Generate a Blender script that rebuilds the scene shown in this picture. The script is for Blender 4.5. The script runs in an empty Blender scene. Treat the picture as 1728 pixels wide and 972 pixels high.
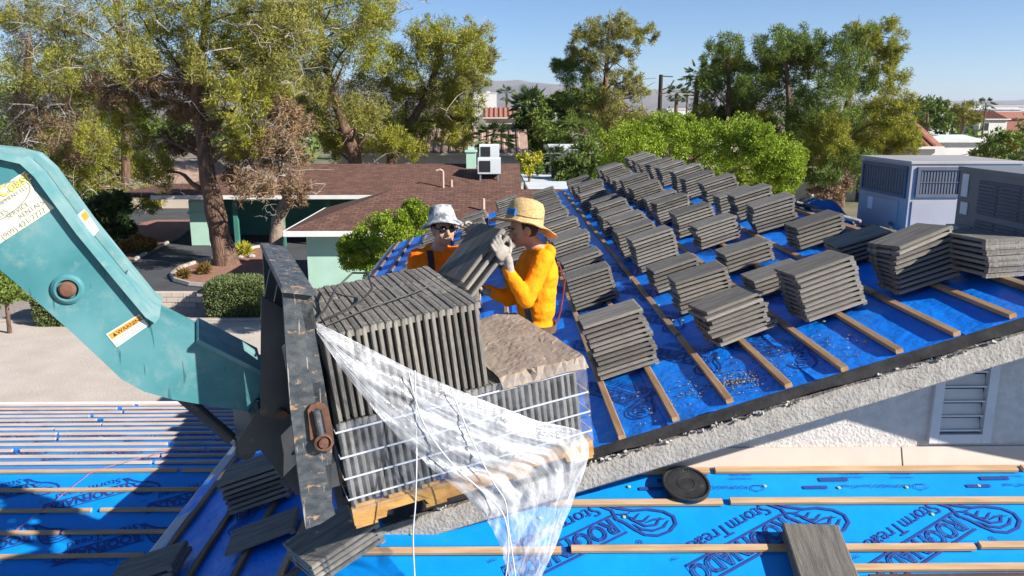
import bpy, bmesh, math, random
import numpy as np
from mathutils import Vector, Matrix, noise as mnoise
random.seed(7); rng = np.random.default_rng(7)
R = math.radians
scene = bpy.context.scene
C = scene.collection

# ------------------------------------------------------------------ camera, sky, sun, exposure
H = 7.0                                   # camera height above the street; scene is laid out relative to the camera, lifted by H at the end
FPX = 1350.0
TH = math.atan(301 / FPX); PSI = R(1.0)
cam_d = bpy.data.cameras.new('camera'); cam = bpy.data.objects.new('camera', cam_d); C.objects.link(cam)
cam_d.sensor_width = 36.0; cam_d.lens = FPX / 1728 * 36.0
cam_d.clip_start = 0.05; cam_d.clip_end = 90000
cam.location = (0, 0, H); cam.rotation_euler = (R(90) - TH, 0, -PSI)
scene.camera = cam
SUN = Vector((0.76, -0.40, 0.50)).normalized()          # direction to the sun
w = bpy.data.worlds.new('World'); scene.world = w; w.use_nodes = True
nt = w.node_tree; nt.nodes.clear()
sky = nt.nodes.new('ShaderNodeTexSky'); sky.sky_type = 'NISHITA'; sky.sun_disc = False
sky.sun_elevation = math.asin(SUN.z); sky.sun_rotation = math.atan2(SUN.x, SUN.y)
sky.altitude = 600; sky.air_density = 0.75; sky.dust_density = 0.0; sky.ozone_density = 5.5
bg = nt.nodes.new('ShaderNodeBackground'); bg.inputs[1].default_value = 0.074
wo = nt.nodes.new('ShaderNodeOutputWorld')
nt.links.new(sky.outputs[0], bg.inputs[0]); nt.links.new(bg.outputs[0], wo.inputs[0])
sl = bpy.data.lights.new('sun', 'SUN'); sl.energy = 5.0; sl.angle = R(0.53); sl.color = (1.0, 0.95, 0.87)
sun = bpy.data.objects.new('sun', sl); C.objects.link(sun)
sun.rotation_euler = SUN.to_track_quat('Z', 'Y').to_euler(); sun.location = (0, 0, 60)
scene.view_settings.view_transform = 'Standard'; scene.view_settings.look = 'None'
scene.view_settings.exposure = 0.95; scene.view_settings.gamma = 1.0

# ------------------------------------------------------------------ pixel -> direction helpers (photo pixels, 1728 x 972)
_r = Vector((math.cos(PSI), -math.sin(PSI), 0)); _fh = Vector((math.sin(PSI), math.cos(PSI), 0)); _z = Vector((0, 0, 1))
_f = _fh * math.cos(TH) - _z * math.sin(TH); _u = _fh * math.sin(TH) + _z * math.cos(TH)
def ray(u, v): return _f + _r * ((u - 864) / FPX) + _u * ((486 - v) / FPX)
def atY(u, v, Y): d = ray(u, v); return d * (Y / d.y)
def atZ(u, v, z): d = ray(u, v); return d * (z / d.z)
def onp(u, v, n, p0): d = ray(u, v); return d * (n.dot(p0) / n.dot(d))
def gnd(u, v): return atZ(u, v, -H)

# ------------------------------------------------------------------ materials
def _nodes(name):
    m = bpy.data.materials.new(name); m.use_nodes = True
    n = m.node_tree; b = n.nodes['Principled BSDF']
    return m, n, b
def pmat(name, c1, c2=None, scale=6, rough=0.75, bump=0.0, bscale=None, stretch=(1, 1, 1), detail=6, metallic=0, spec=0.4,
         c3=None, island=0.0, lo=0.35, hi=0.65, bdist=0.01, coord='Object', rot=(0, 0, 0), c4=None, s4=20, t4=(0.6, 0.7), trans=0, scr=None, scr_s=(30, 30, 2), scr_t=(0.66, 0.70), scr_rot=(0.3, 0.5, 0.2)):
    m, n, b = _nodes(name); L = n.links
    b.inputs['Roughness'].default_value = rough; b.inputs['Metallic'].default_value = metallic
    b.inputs['Specular IOR Level'].default_value = spec
    tc = n.nodes.new('ShaderNodeTexCoord'); mp = n.nodes.new('ShaderNodeMapping')
    mp.inputs['Scale'].default_value = stretch; mp.inputs['Rotation'].default_value = rot
    L.new(tc.outputs[coord], mp.inputs[0])
    c2 = c2 or tuple(x * 0.75 for x in c1)
    t = n.nodes.new('ShaderNodeTexNoise'); t.inputs['Scale'].default_value = scale; t.inputs['Detail'].default_value = detail
    L.new(mp.outputs[0], t.inputs['Vector'])
    r = n.nodes.new('ShaderNodeValToRGB'); e = r.color_ramp.elements
    e[0].position = lo; e[1].position = hi; e[0].color = (*c1, 1); e[1].color = (*c2, 1)
    if c3: x = e.new((lo + hi) / 2); x.color = (*c3, 1)
    L.new(t.outputs['Fac'], r.inputs[0]); col = r.outputs[0]
    if c4:
        t4n = n.nodes.new('ShaderNodeTexNoise'); t4n.inputs['Scale'].default_value = s4; t4n.inputs['Detail'].default_value = 8
        t4n.inputs['Roughness'].default_value = 0.7
        L.new(mp.outputs[0], t4n.inputs['Vector'])
        r4 = n.nodes.new('ShaderNodeValToRGB'); r4.color_ramp.elements[0].position = t4[0]; r4.color_ramp.elements[1].position = t4[1]
        L.new(t4n.outputs['Fac'], r4.inputs[0])
        mx = n.nodes.new('ShaderNodeMixRGB'); mx.inputs[2].default_value = (*c4, 1)
        L.new(r4.outputs[0], mx.inputs[0]); L.new(col, mx.inputs[1]); col = mx.outputs[0]
    if scr:
        m5 = n.nodes.new('ShaderNodeMapping'); m5.inputs['Scale'].default_value = scr_s; m5.inputs['Rotation'].default_value = scr_rot; L.new(tc.outputs[coord], m5.inputs[0])
        t5 = n.nodes.new('ShaderNodeTexNoise'); t5.inputs['Scale'].default_value = 1.5; t5.inputs['Detail'].default_value = 3; L.new(m5.outputs[0], t5.inputs['Vector'])
        r5 = n.nodes.new('ShaderNodeValToRGB'); r5.color_ramp.elements[0].position = scr_t[0]; r5.color_ramp.elements[1].position = scr_t[1]; L.new(t5.outputs['Fac'], r5.inputs[0])
        x5 = n.nodes.new('ShaderNodeMixRGB'); x5.inputs[2].default_value = (*scr, 1); L.new(r5.outputs[0], x5.inputs[0]); L.new(col, x5.inputs[1]); col = x5.outputs[0]
    if island:
        g = n.nodes.new('ShaderNodeNewGeometry'); hs = n.nodes.new('ShaderNodeHueSaturation')
        ma = n.nodes.new('ShaderNodeMapRange'); ma.inputs['To Min'].default_value = 1 - island; ma.inputs['To Max'].default_value = 1 + island
        L.new(g.outputs['Random Per Island'], ma.inputs[0]); L.new(ma.outputs[0], hs.inputs['Value']); L.new(col, hs.inputs['Color']); col = hs.outputs[0]
    L.new(col, b.inputs['Base Color'])
    if bump:
        t2 = n.nodes.new('ShaderNodeTexNoise'); t2.inputs['Scale'].default_value = bscale or scale * 4; t2.inputs['Detail'].default_value = 8
        L.new(mp.outputs[0], t2.inputs['Vector'])
        bp = n.nodes.new('ShaderNodeBump'); bp.inputs['Strength'].default_value = bump; bp.inputs['Distance'].default_value = bdist
        L.new(t2.outputs['Fac'], bp.inputs['Height']); L.new(bp.outputs[0], b.inputs['Normal'])
    if trans:
        tr = n.nodes.new('ShaderNodeBsdfTranslucent'); ms = n.nodes.new('ShaderNodeMixShader'); ms.inputs[0].default_value = trans
        out = n.nodes['Material Output']
        L.new(col, tr.inputs['Color']); L.new(b.outputs[0], ms.inputs[1]); L.new(tr.outputs[0], ms.inputs[2]); L.new(ms.outputs[0], out.inputs['Surface'])
    return m
M = {}
M['tile'] = pmat('concrete_tile', (0.232, 0.212, 0.183), (0.128, 0.118, 0.105), 9, 0.9, 0.9, 60, (0.5, 6, 2), c3=(0.182, 0.167, 0.146), bdist=0.006, c4=(0.29, 0.265, 0.23), s4=60, t4=(0.55, 0.8))
def _tile_random(m):
    n = m.node_tree; L = n.links; b = n.nodes['Principled BSDF']
    src = b.inputs['Base Color'].links[0].from_socket
    oi = n.nodes.new('ShaderNodeObjectInfo'); g = n.nodes.new('ShaderNodeNewGeometry'); ad = n.nodes.new('ShaderNodeMath'); ad.operation = 'ADD'
    L.new(oi.outputs['Random'], ad.inputs[0]); L.new(g.outputs['Random Per Island'], ad.inputs[1])
    fr = n.nodes.new('ShaderNodeMath'); fr.operation = 'FRACT'; L.new(ad.outputs[0], fr.inputs[0])
    mr = n.nodes.new('ShaderNodeMapRange'); mr.inputs['To Min'].default_value = 0.70; mr.inputs['To Max'].default_value = 1.32
    hs = n.nodes.new('ShaderNodeHueSaturation'); L.new(fr.outputs[0], mr.inputs[0]); L.new(mr.outputs[0], hs.inputs['Value']); L.new(src, hs.inputs['Color'])
    L.new(hs.outputs[0], b.inputs['Base Color'])
_tile_random(M['tile'])
M['blue'] = pmat('blue_underlayment', (0.003, 0.27, 0.76), (0.003, 0.235, 0.69), 3, 0.42, 0.5, 7, bdist=0.012, spec=0.3, c4=(0.05, 0.2, 0.5), s4=9, t4=(0.62, 0.95))
M['blue_worn'] = pmat('blue_underlayment_dusty', (0.007, 0.225, 0.86), (0.006, 0.195, 0.78), 4, 0.36, 0.9, 7, bdist=0.025, spec=0.3, c4=(0.10, 0.19, 0.45), s4=6, t4=(0.58, 0.95))
M['print'] = pmat('print_ink', (0.015, 0.045, 0.20), (0.02, 0.055, 0.24), 30, 0.6)
M['print_light'] = pmat('print_ink_light', (0.02, 0.12, 0.45), (0.02, 0.1, 0.38), 30, 0.6)
M['batten'] = pmat('pine_batten', (0.50, 0.32, 0.17), (0.36, 0.21, 0.10), 5, 0.75, 0.4, 40, (6, 0.6, 6), c4=(0.16, 0.085, 0.04), s4=9, t4=(0.68, 0.75), bdist=0.003)
M['battenX'] = pmat('pine_batten_across', (0.52, 0.34, 0.19), (0.40, 0.24, 0.12), 5, 0.75, 0.4, 40, (0.6, 6, 6), c4=(0.16, 0.085, 0.04), s4=9, t4=(0.68, 0.75), bdist=0.003)
M['batten_sunlit'] = pmat('sunlit_batten', (0.60, 0.46, 0.34), (0.50, 0.36, 0.25), 5, 0.75, 0.3, 40, (0.6, 6, 6), bdist=0.003)  # batten wood lightened to paint the sun on the wing's far slope
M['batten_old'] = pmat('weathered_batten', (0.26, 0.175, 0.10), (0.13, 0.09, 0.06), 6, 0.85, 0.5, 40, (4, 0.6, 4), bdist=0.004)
M['palletwood'] = pmat('pallet_wood', (0.52, 0.29, 0.09), (0.36, 0.18, 0.05), 5, 0.75, 0.6, 30, (0.7, 5, 5), c4=(0.19, 0.1, 0.04), s4=7, t4=(0.62, 0.75), bdist=0.004)
M['stucco'] = pmat('grey_stucco', (0.40, 0.37, 0.33), (0.31, 0.285, 0.255), 14, 0.92, 0.9, 48, bdist=0.011, detail=3)
M['stucco_white'] = pmat('white_stucco', (0.66, 0.61, 0.56), (0.56, 0.515, 0.47), 14, 0.92, 0.9, 46, bdist=0.011, detail=3)
M['cap_yellow'] = pmat('pale_plastic_cap', (0.36, 0.45, 0.20), (0.3, 0.38, 0.18), 5, 0.5)
M['cream'] = pmat('cream_flashing', (0.56, 0.47, 0.40), (0.51, 0.425, 0.36), 3, 0.6, 0.1, 20)
M['ventpaint'] = pmat('vent_paint', (0.66, 0.64, 0.62), (0.58, 0.56, 0.55), 4, 0.6, 0.1, 40)
M['dark'] = pmat('dark_recess', (0.02, 0.02, 0.025), (0.015, 0.015, 0.02), 4, 0.9)
M['blackfelt'] = pmat('black_felt', (0.025, 0.024, 0.024), (0.05, 0.047, 0.045), 8, 0.8, 0.5, 20)
M['mortar'] = pmat('mortar', (0.44, 0.42, 0.39), (0.28, 0.265, 0.25), 20, 0.95, 0.8, 60)
M['rubble'] = pmat('grey_rubble', (0.26, 0.245, 0.22), (0.12, 0.115, 0.105), 40, 0.95, 0.5, 60)
M['galv'] = pmat('galvanised_metal', (0.36, 0.40, 0.45), (0.28, 0.32, 0.37), 20, 0.45, 0.2, 60, metallic=0.6)
M['whitemetal'] = pmat('white_metal_edge', (0.78, 0.78, 0.76), (0.7, 0.7, 0.69), 10, 0.5)
M['teal'] = pmat('teal_paint', (0.045, 0.185, 0.205), (0.105, 0.265, 0.285), 3.0, 0.62, 0.25, 9, (1, 1, 1), spec=0.3, c3=(0.07, 0.225, 0.245), c4=(0.21, 0.30, 0.295), s4=9, t4=(0.52, 0.8), bdist=0.004, scr=(0.03, 0.12, 0.13), scr_s=(26, 26, 3))
M['teal_top'] = pmat('teal_paint_scuffed', (0.10, 0.28, 0.295), (0.22, 0.36, 0.36), 7, 0.65, 0.3, 20, spec=0.3, c4=(0.36, 0.38, 0.37), s4=11, t4=(0.56, 0.8), bdist=0.004)
M['steel_black'] = pmat('black_steel', (0.028, 0.032, 0.038), (0.055, 0.058, 0.062), 5, 0.5, 0.3, 30, spec=0.5, c4=(0.25, 0.14, 0.07), s4=9, t4=(0.60, 0.74), bdist=0.004)
M['steel_scratched'] = pmat('scratched_black_steel', (0.035, 0.045, 0.055), (0.10, 0.105, 0.11), 6, 0.5, 0.5, 40, (3, 3, 5), spec=0.5, c4=(0.36, 0.22, 0.12), s4=4, t4=(0.58, 0.64), bdist=0.004, lo=0.35, hi=0.7, scr=(0.33, 0.30, 0.27), scr_s=(40, 40, 4), scr_t=(0.64, 0.68))
M['rust'] = pmat('rusty_steel', (0.17, 0.075, 0.045), (0.09, 0.045, 0.03), 14, 0.8, 0.6, 60, c4=(0.26, 0.16, 0.11), s4=20, t4=(0.55, 0.75), bdist=0.004)
M['chrome'] = pmat('cylinder_rod', (0.35, 0.36, 0.38), (0.3, 0.31, 0.33), 4, 0.25, metallic=0.9)
M['sticker_cream'] = pmat('cream_decal', (0.75, 0.71, 0.50), (0.70, 0.67, 0.52), 4, 0.6, c4=(0.5, 0.47, 0.38), s4=7, t4=(0.62, 0.75))
M['sticker_white'] = pmat('white_decal', (0.75, 0.75, 0.74), (0.68, 0.68, 0.66), 4, 0.6)
M['sticker_orange'] = pmat('orange_decal', (0.80, 0.33, 0.03), (0.72, 0.28, 0.03), 4, 0.6)
M['ink_black'] = pmat('black_ink', (0.03, 0.03, 0.03), (0.05, 0.05, 0.05), 20, 0.7)
M['ink_grey'] = pmat('grey_ink', (0.22, 0.22, 0.2), (0.28, 0.28, 0.26), 20, 0.7)
M['ink_yellow'] = pmat('yellow_ink', (0.85, 0.78, 0.05), (0.8, 0.72, 0.05), 20, 0.7)
M['paper'] = pmat('brown_kraft_paper', (0.34, 0.27, 0.21), (0.27, 0.21, 0.165), 5, 0.7, 0.4, 20, bdist=0.02)
M['strap_white'] = pmat('white_strap', (0.62, 0.62, 0.63), (0.55, 0.55, 0.56), 10, 0.45)
M['strap_black'] = pmat('black_strap', (0.03, 0.03, 0.03), (0.05, 0.05, 0.05), 10, 0.4)
M['lid'] = pmat('black_plastic_lid', (0.018, 0.018, 0.02), (0.03, 0.03, 0.032), 12, 0.45, 0.2, 60, c4=(0.12, 0.11, 0.1), s4=14, t4=(0.6, 0.8))
M['string_red'] = pmat('chalk_string', (0.6, 0.15, 0.12), (0.5, 0.12, 0.1), 10, 0.8)
M['lanyard'] = pmat('dark_red_webbing', (0.22, 0.03, 0.03), (0.12, 0.02, 0.03), 20, 0.8)
M['ac_grey'] = pmat('ac_cabinet_paint', (0.37, 0.35, 0.33), (0.32, 0.30, 0.285), 2, 0.5, 0.1, 10, c4=(0.3, 0.28, 0.27), s4=6, t4=(0.62, 0.8))
M['ac_body2'] = pmat('ac_cabinet_shaded', (0.20, 0.20, 0.205), (0.17, 0.17, 0.175), 2, 0.5, 0.1, 10, c4=(0.26, 0.25, 0.24), s4=6, t4=(0.6, 0.8))  # cabinet grey with the nearer unit's shade put into the colour
M['ac_dark'] = pmat('ac_dark_panel', (0.10, 0.11, 0.13), (0.08, 0.09, 0.11), 4, 0.55)
M['ac_coil'] = pmat('ac_coil_fins', (0.16, 0.155, 0.15), (0.09, 0.09, 0.09), 60, 0.6, stretch=(8, 8, 0.3))
M['asphalt'] = pmat('asphalt', (0.075, 0.078, 0.085), (0.055, 0.057, 0.062), 0.6, 0.9, 0.4, 30, c4=(0.11, 0.11, 0.11), s4=2, t4=(0.55, 0.8))
M['road'] = pmat('pale_chip_road', (0.52, 0.455, 0.40), (0.45, 0.39, 0.335), 1.0, 0.95, 0.6, 18, c4=(0.36, 0.30, 0.255), s4=14, t4=(0.5, 0.78), bdist=0.02)
M['concrete'] = pmat('kerb_concrete', (0.42, 0.37, 0.32), (0.34, 0.30, 0.26), 3, 0.9, 0.4, 30)
M['gravel_pink'] = pmat('pink_gravel', (0.33, 0.17, 0.125), (0.25, 0.125, 0.09), 5, 0.95, 1.0, 25, bdist=0.03, c4=(0.42, 0.27, 0.2), s4=22, t4=(0.55, 0.75))
M['gravel_grey'] = pmat('grey_gravel', (0.36, 0.31, 0.27), (0.24, 0.205, 0.18), 9, 0.95, 1.0, 30, bdist=0.03)
M['earth'] = pmat('desert_ground', (0.30, 0.245, 0.19), (0.22, 0.18, 0.135), 0.05, 0.95, c4=(0.10, 0.11, 0.05), s4=0.03, t4=(0.48, 0.6))
M['roof_brown'] = pmat('brown_shingles', (0.165, 0.083, 0.060), (0.12, 0.060, 0.044), 3, 0.9, 0.8, 12, (1, 1, 1), c4=(0.21, 0.115, 0.085), s4=16, t4=(0.52, 0.8))
def shingle_mat(m):
    n = m.node_tree; L = n.links; b = n.nodes['Principled BSDF']; src = b.inputs['Base Color'].links[0].from_socket
    tc = n.nodes.new('ShaderNodeTexCoord'); br = n.nodes.new('ShaderNodeTexBrick'); L.new(tc.outputs['Object'], br.inputs['Vector'])
    br.inputs['Scale'].default_value = 1.0; br.inputs['Brick Width'].default_value = 0.33; br.inputs['Row Height'].default_value = 0.16; br.inputs['Mortar Size'].default_value = 0.02
    br.inputs['Color1'].default_value = (1.15, 1.15, 1.15, 1); br.inputs['Color2'].default_value = (0.75, 0.75, 0.75, 1); br.inputs['Mortar'].default_value = (0.5, 0.5, 0.5, 1)
    mx = n.nodes.new('ShaderNodeMixRGB'); mx.blend_type = 'MULTIPLY'; mx.inputs[0].default_value = 1.0; L.new(src, mx.inputs[1]); L.new(br.outputs['Color'], mx.inputs[2]); L.new(mx.outputs[0], b.inputs['Base Color'])
shingle_mat(M['roof_brown'])
M['mint'] = pmat('mint_wall', (0.42, 0.62, 0.50), (0.38, 0.57, 0.46), 2, 0.85, 0.3, 20)
M['green_shade'] = pmat('green_in_shade', (0.05, 0.20, 0.155), (0.045, 0.175, 0.135), 2, 0.7)  # green darkened to paint the shade under the carport eaves
M['white_trim'] = pmat('white_trim', (0.72, 0.72, 0.70), (0.66, 0.66, 0.64), 2, 0.6)
M['house_tan'] = pmat('tan_house_wall', (0.55, 0.47, 0.38), (0.48, 0.41, 0.33), 1, 0.9)
M['house_white'] = pmat('white_house_wall', (0.68, 0.66, 0.62), (0.6, 0.58, 0.55), 1, 0.9)
M['roof_clay'] = pmat('clay_tile_roof', (0.40, 0.28, 0.22), (0.30, 0.20, 0.155), 2, 0.85, 0.5, 20)
M['roof_red'] = pmat('red_tile_roof', (0.36, 0.16, 0.11), (0.29, 0.12, 0.085), 2, 0.85)
M['roof_white'] = pmat('white_flat_roof', (0.62, 0.66, 0.68), (0.52, 0.56, 0.585), 0.4, 0.8, c4=(0.42, 0.44, 0.45), s4=0.8, t4=(0.6, 0.8))
M['glass'] = pmat('dark_window', (0.02, 0.025, 0.03), (0.03, 0.035, 0.04), 3, 0.15, spec=0.6)
M['pole'] = pmat('dark_pole', (0.045, 0.032, 0.024), (0.03, 0.022, 0.018), 5, 0.9)
M['mount'] = pmat('desert_mountain', (0.20, 0.155, 0.13), (0.13, 0.105, 0.09), 0.0012, 0.95, 0)
M['bark'] = pmat('pine_bark', (0.21, 0.125, 0.085), (0.085, 0.05, 0.036), 3.0, 0.95, 1.0, 7, (2.5, 2.5, 0.6), bdist=0.08, c4=(0.29, 0.21, 0.165), s4=6, t4=(0.55, 0.8))
M['bark_pale'] = pmat('pale_bark', (0.30, 0.23, 0.17), (0.17, 0.13, 0.10), 3.0, 0.95, 1.0, 9, (2, 2, 0.7), bdist=0.05)
M['twig'] = pmat('dead_twigs', (0.36, 0.325, 0.30), (0.22, 0.195, 0.175), 2, 0.95)
M['pine'] = pmat('pine_needles', (0.34, 0.325, 0.048), (0.25, 0.265, 0.038), 0.5, 0.7, island=0.35, trans=0.3, spec=0.2)
M['pine_olive'] = pmat('olive_needles', (0.31, 0.29, 0.07), (0.23, 0.225, 0.055), 0.5, 0.7, island=0.35, trans=0.28, spec=0.2)
M['pine_dark'] = pmat('dark_needles', (0.19, 0.245, 0.045), (0.12, 0.175, 0.036), 0.4, 0.7, island=0.35, trans=0.25, spec=0.2)
M['dead'] = pmat('dead_needles', (0.30, 0.20, 0.115), (0.20, 0.13, 0.08), 0.7, 0.85, island=0.3, trans=0.1, spec=0.1)
M['leaf_bright'] = pmat('bright_leaves', (0.27, 0.35, 0.030), (0.20, 0.29, 0.025), 0.7, 0.6, island=0.35, trans=0.32, spec=0.25)
M['leaf_mid'] = pmat('mid_leaves', (0.15, 0.20, 0.038), (0.10, 0.15, 0.03), 0.5, 0.6, island=0.35, trans=0.2, spec=0.25)
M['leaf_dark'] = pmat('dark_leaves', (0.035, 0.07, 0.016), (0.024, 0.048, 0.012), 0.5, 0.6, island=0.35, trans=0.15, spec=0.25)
M['leaf_yellow'] = pmat('yellow_flowers', (0.55, 0.47, 0.03), (0.25, 0.30, 0.03), 1.5, 0.6, island=0.25, trans=0.2)
M['hedge'] = pmat('hedge_leaves', (0.15, 0.185, 0.065), (0.095, 0.125, 0.04), 2.5, 0.65, island=0.4, trans=0.15)
M['palm'] = pmat('palm_fronds', (0.085, 0.125, 0.035), (0.055, 0.085, 0.024), 1, 0.55, island=0.3, trans=0.15)
M['palm_trunk'] = pmat('palm_trunk', (0.21, 0.14, 0.095), (0.12, 0.08, 0.055), 3, 0.95, 1, 6, (1, 1, 3), bdist=0.05)
M['rust_ground'] = pmat('rusty_groundcover', (0.25, 0.125, 0.03), (0.11, 0.115, 0.025), 2, 0.8, island=0.3, trans=0.15)
M['skin'] = pmat('skin', (0.47, 0.27, 0.185), (0.42, 0.235, 0.155), 14, 0.5, 0.1, 60)
M['orange'] = pmat('hi_vis_orange_fabric', (0.92, 0.205, 0.008), (0.84, 0.165, 0.006), 8, 0.85, 0.9, 14, bdist=0.02, spec=0.15)
M['orange_lit'] = pmat('hi_vis_orange_sunlit', (0.96, 0.32, 0.008), (0.90, 0.255, 0.006), 8, 0.85, 0.9, 14, bdist=0.02, spec=0.15)  # same shirt orange, brightened in the colour as if sunlit
M['jeans'] = pmat('grey_jeans', (0.17, 0.19, 0.23), (0.11, 0.125, 0.155), 12, 0.9, 0.4, 60)
M['boot'] = pmat('work_boot', (0.12, 0.075, 0.045), (0.08, 0.05, 0.03), 8, 0.8)
M['glove'] = pmat('grey_work_glove', (0.38, 0.335, 0.29), (0.26, 0.23, 0.20), 25, 0.85, 0.4, 80, bdist=0.004)
M['straw'] = pmat('woven_straw', (0.58, 0.42, 0.20), (0.40, 0.265, 0.105), 45, 0.8, 0.8, 130, (1, 1, 2.2), bdist=0.006)
M['camo'] = pmat('grey_camouflage_cotton', (0.50, 0.50, 0.50), (0.13, 0.14, 0.16), 22, 0.9, 0.3, 60, lo=0.40, hi=0.60, c3=(0.33, 0.34, 0.36))
M['harness'] = pmat('black_webbing', (0.018, 0.018, 0.02), (0.03, 0.03, 0.03), 40, 0.8)
M['lens'] = pmat('dark_lens', (0.01, 0.01, 0.012), (0.015, 0.015, 0.018), 4, 0.12, spec=0.7)
M['hair'] = pmat('dark_hair', (0.02, 0.015, 0.012), (0.03, 0.022, 0.018), 30, 0.6)
M['teeth'] = pmat('teeth', (0.75, 0.72, 0.66), (0.7, 0.67, 0.6), 10, 0.4)
M['lip'] = pmat('lips', (0.35, 0.14, 0.10), (0.32, 0.12, 0.09), 10, 0.5)
M['bluecloth'] = pmat('blue_band', (0.02, 0.13, 0.4), (0.02, 0.1, 0.3), 10, 0.8)
M['pinkpipe'] = pmat('pink_vent_pipe', (0.60, 0.38, 0.32), (0.52, 0.33, 0.28), 5, 0.7)
M['rock'] = pmat('pale_rock', (0.42, 0.38, 0.34), (0.3, 0.27, 0.24), 4, 0.95, 0.6, 12)
def film_mat(name, clear, streak, lo, hi, rough=0.16):
    m, n, b = _nodes(name); L = n.links; out = n.nodes['Material Output']
    b.inputs['Base Color'].default_value = (0.86, 0.88, 0.93, 1); b.inputs['Roughness'].default_value = rough
    b.inputs['Specular IOR Level'].default_value = 0.9
    tr = n.nodes.new('ShaderNodeBsdfTransparent'); tr.inputs[0].default_value = (0.90, 0.93, 0.98, 1)
    tl = n.nodes.new('ShaderNodeBsdfTranslucent'); tl.inputs[0].default_value = (0.8, 0.84, 0.9, 1)
    m2 = n.nodes.new('ShaderNodeMixShader'); m2.inputs[0].default_value = 0.25; L.new(b.outputs[0], m2.inputs[1]); L.new(tl.outputs[0], m2.inputs[2])
    uv = n.nodes.new('ShaderNodeTexCoord'); mp = n.nodes.new('ShaderNodeMapping'); mp.inputs['Scale'].default_value = streak
    L.new(uv.outputs['UV'], mp.inputs[0])
    t = n.nodes.new('ShaderNodeTexNoise'); t.inputs['Scale'].default_value = 3.0; t.inputs['Detail'].default_value = 8; t.inputs['Distortion'].default_value = 1.2
    L.new(mp.outputs[0], t.inputs['Vector'])
    to = n.nodes.new('ShaderNodeTexNoise'); to.inputs['Scale'].default_value = 9.0; to.inputs['Detail'].default_value = 5; to.inputs['Distortion'].default_value = 0.8
    L.new(uv.outputs['Object'], to.inputs['Vector'])
    av = n.nodes.new('ShaderNodeMath'); av.operation = 'MULTIPLY_ADD'; av.inputs[1].default_value = 0.5; L.new(t.outputs['Fac'], av.inputs[0])
    hf = n.nodes.new('ShaderNodeMath'); hf.operation = 'MULTIPLY'; hf.inputs[1].default_value = 0.5; L.new(to.outputs['Fac'], hf.inputs[0]); L.new(hf.outputs[0], av.inputs[2])
    r = n.nodes.new('ShaderNodeMapRange'); r.inputs['From Min'].default_value = lo; r.inputs['From Max'].default_value = hi
    r.inputs['To Min'].default_value = clear[0]; r.inputs['To Max'].default_value = clear[1]
    L.new(av.outputs[0], r.inputs[0])
    bp = n.nodes.new('ShaderNodeBump'); bp.inputs['Strength'].default_value = 0.7; bp.inputs['Distance'].default_value = 0.03
    L.new(av.outputs[0], bp.inputs['Height']); L.new(bp.outputs[0], b.inputs['Normal'])
    ms = n.nodes.new('ShaderNodeMixShader'); L.new(r.outputs[0], ms.inputs[0]); L.new(tr.outputs[0], ms.inputs[1]); L.new(m2.outputs[0], ms.inputs[2])
    L.new(ms.outputs[0], out.inputs['Surface'])
    return m
M['film'] = film_mat('stretch_film', (0.27, 0.80), (1.6, 2.6, 1), 0.43, 0.68)
M['film_tight'] = film_mat('stretch_film_tight', (0.05, 0.22), (0.8, 0.8, 1), 0.45, 0.68)

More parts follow.
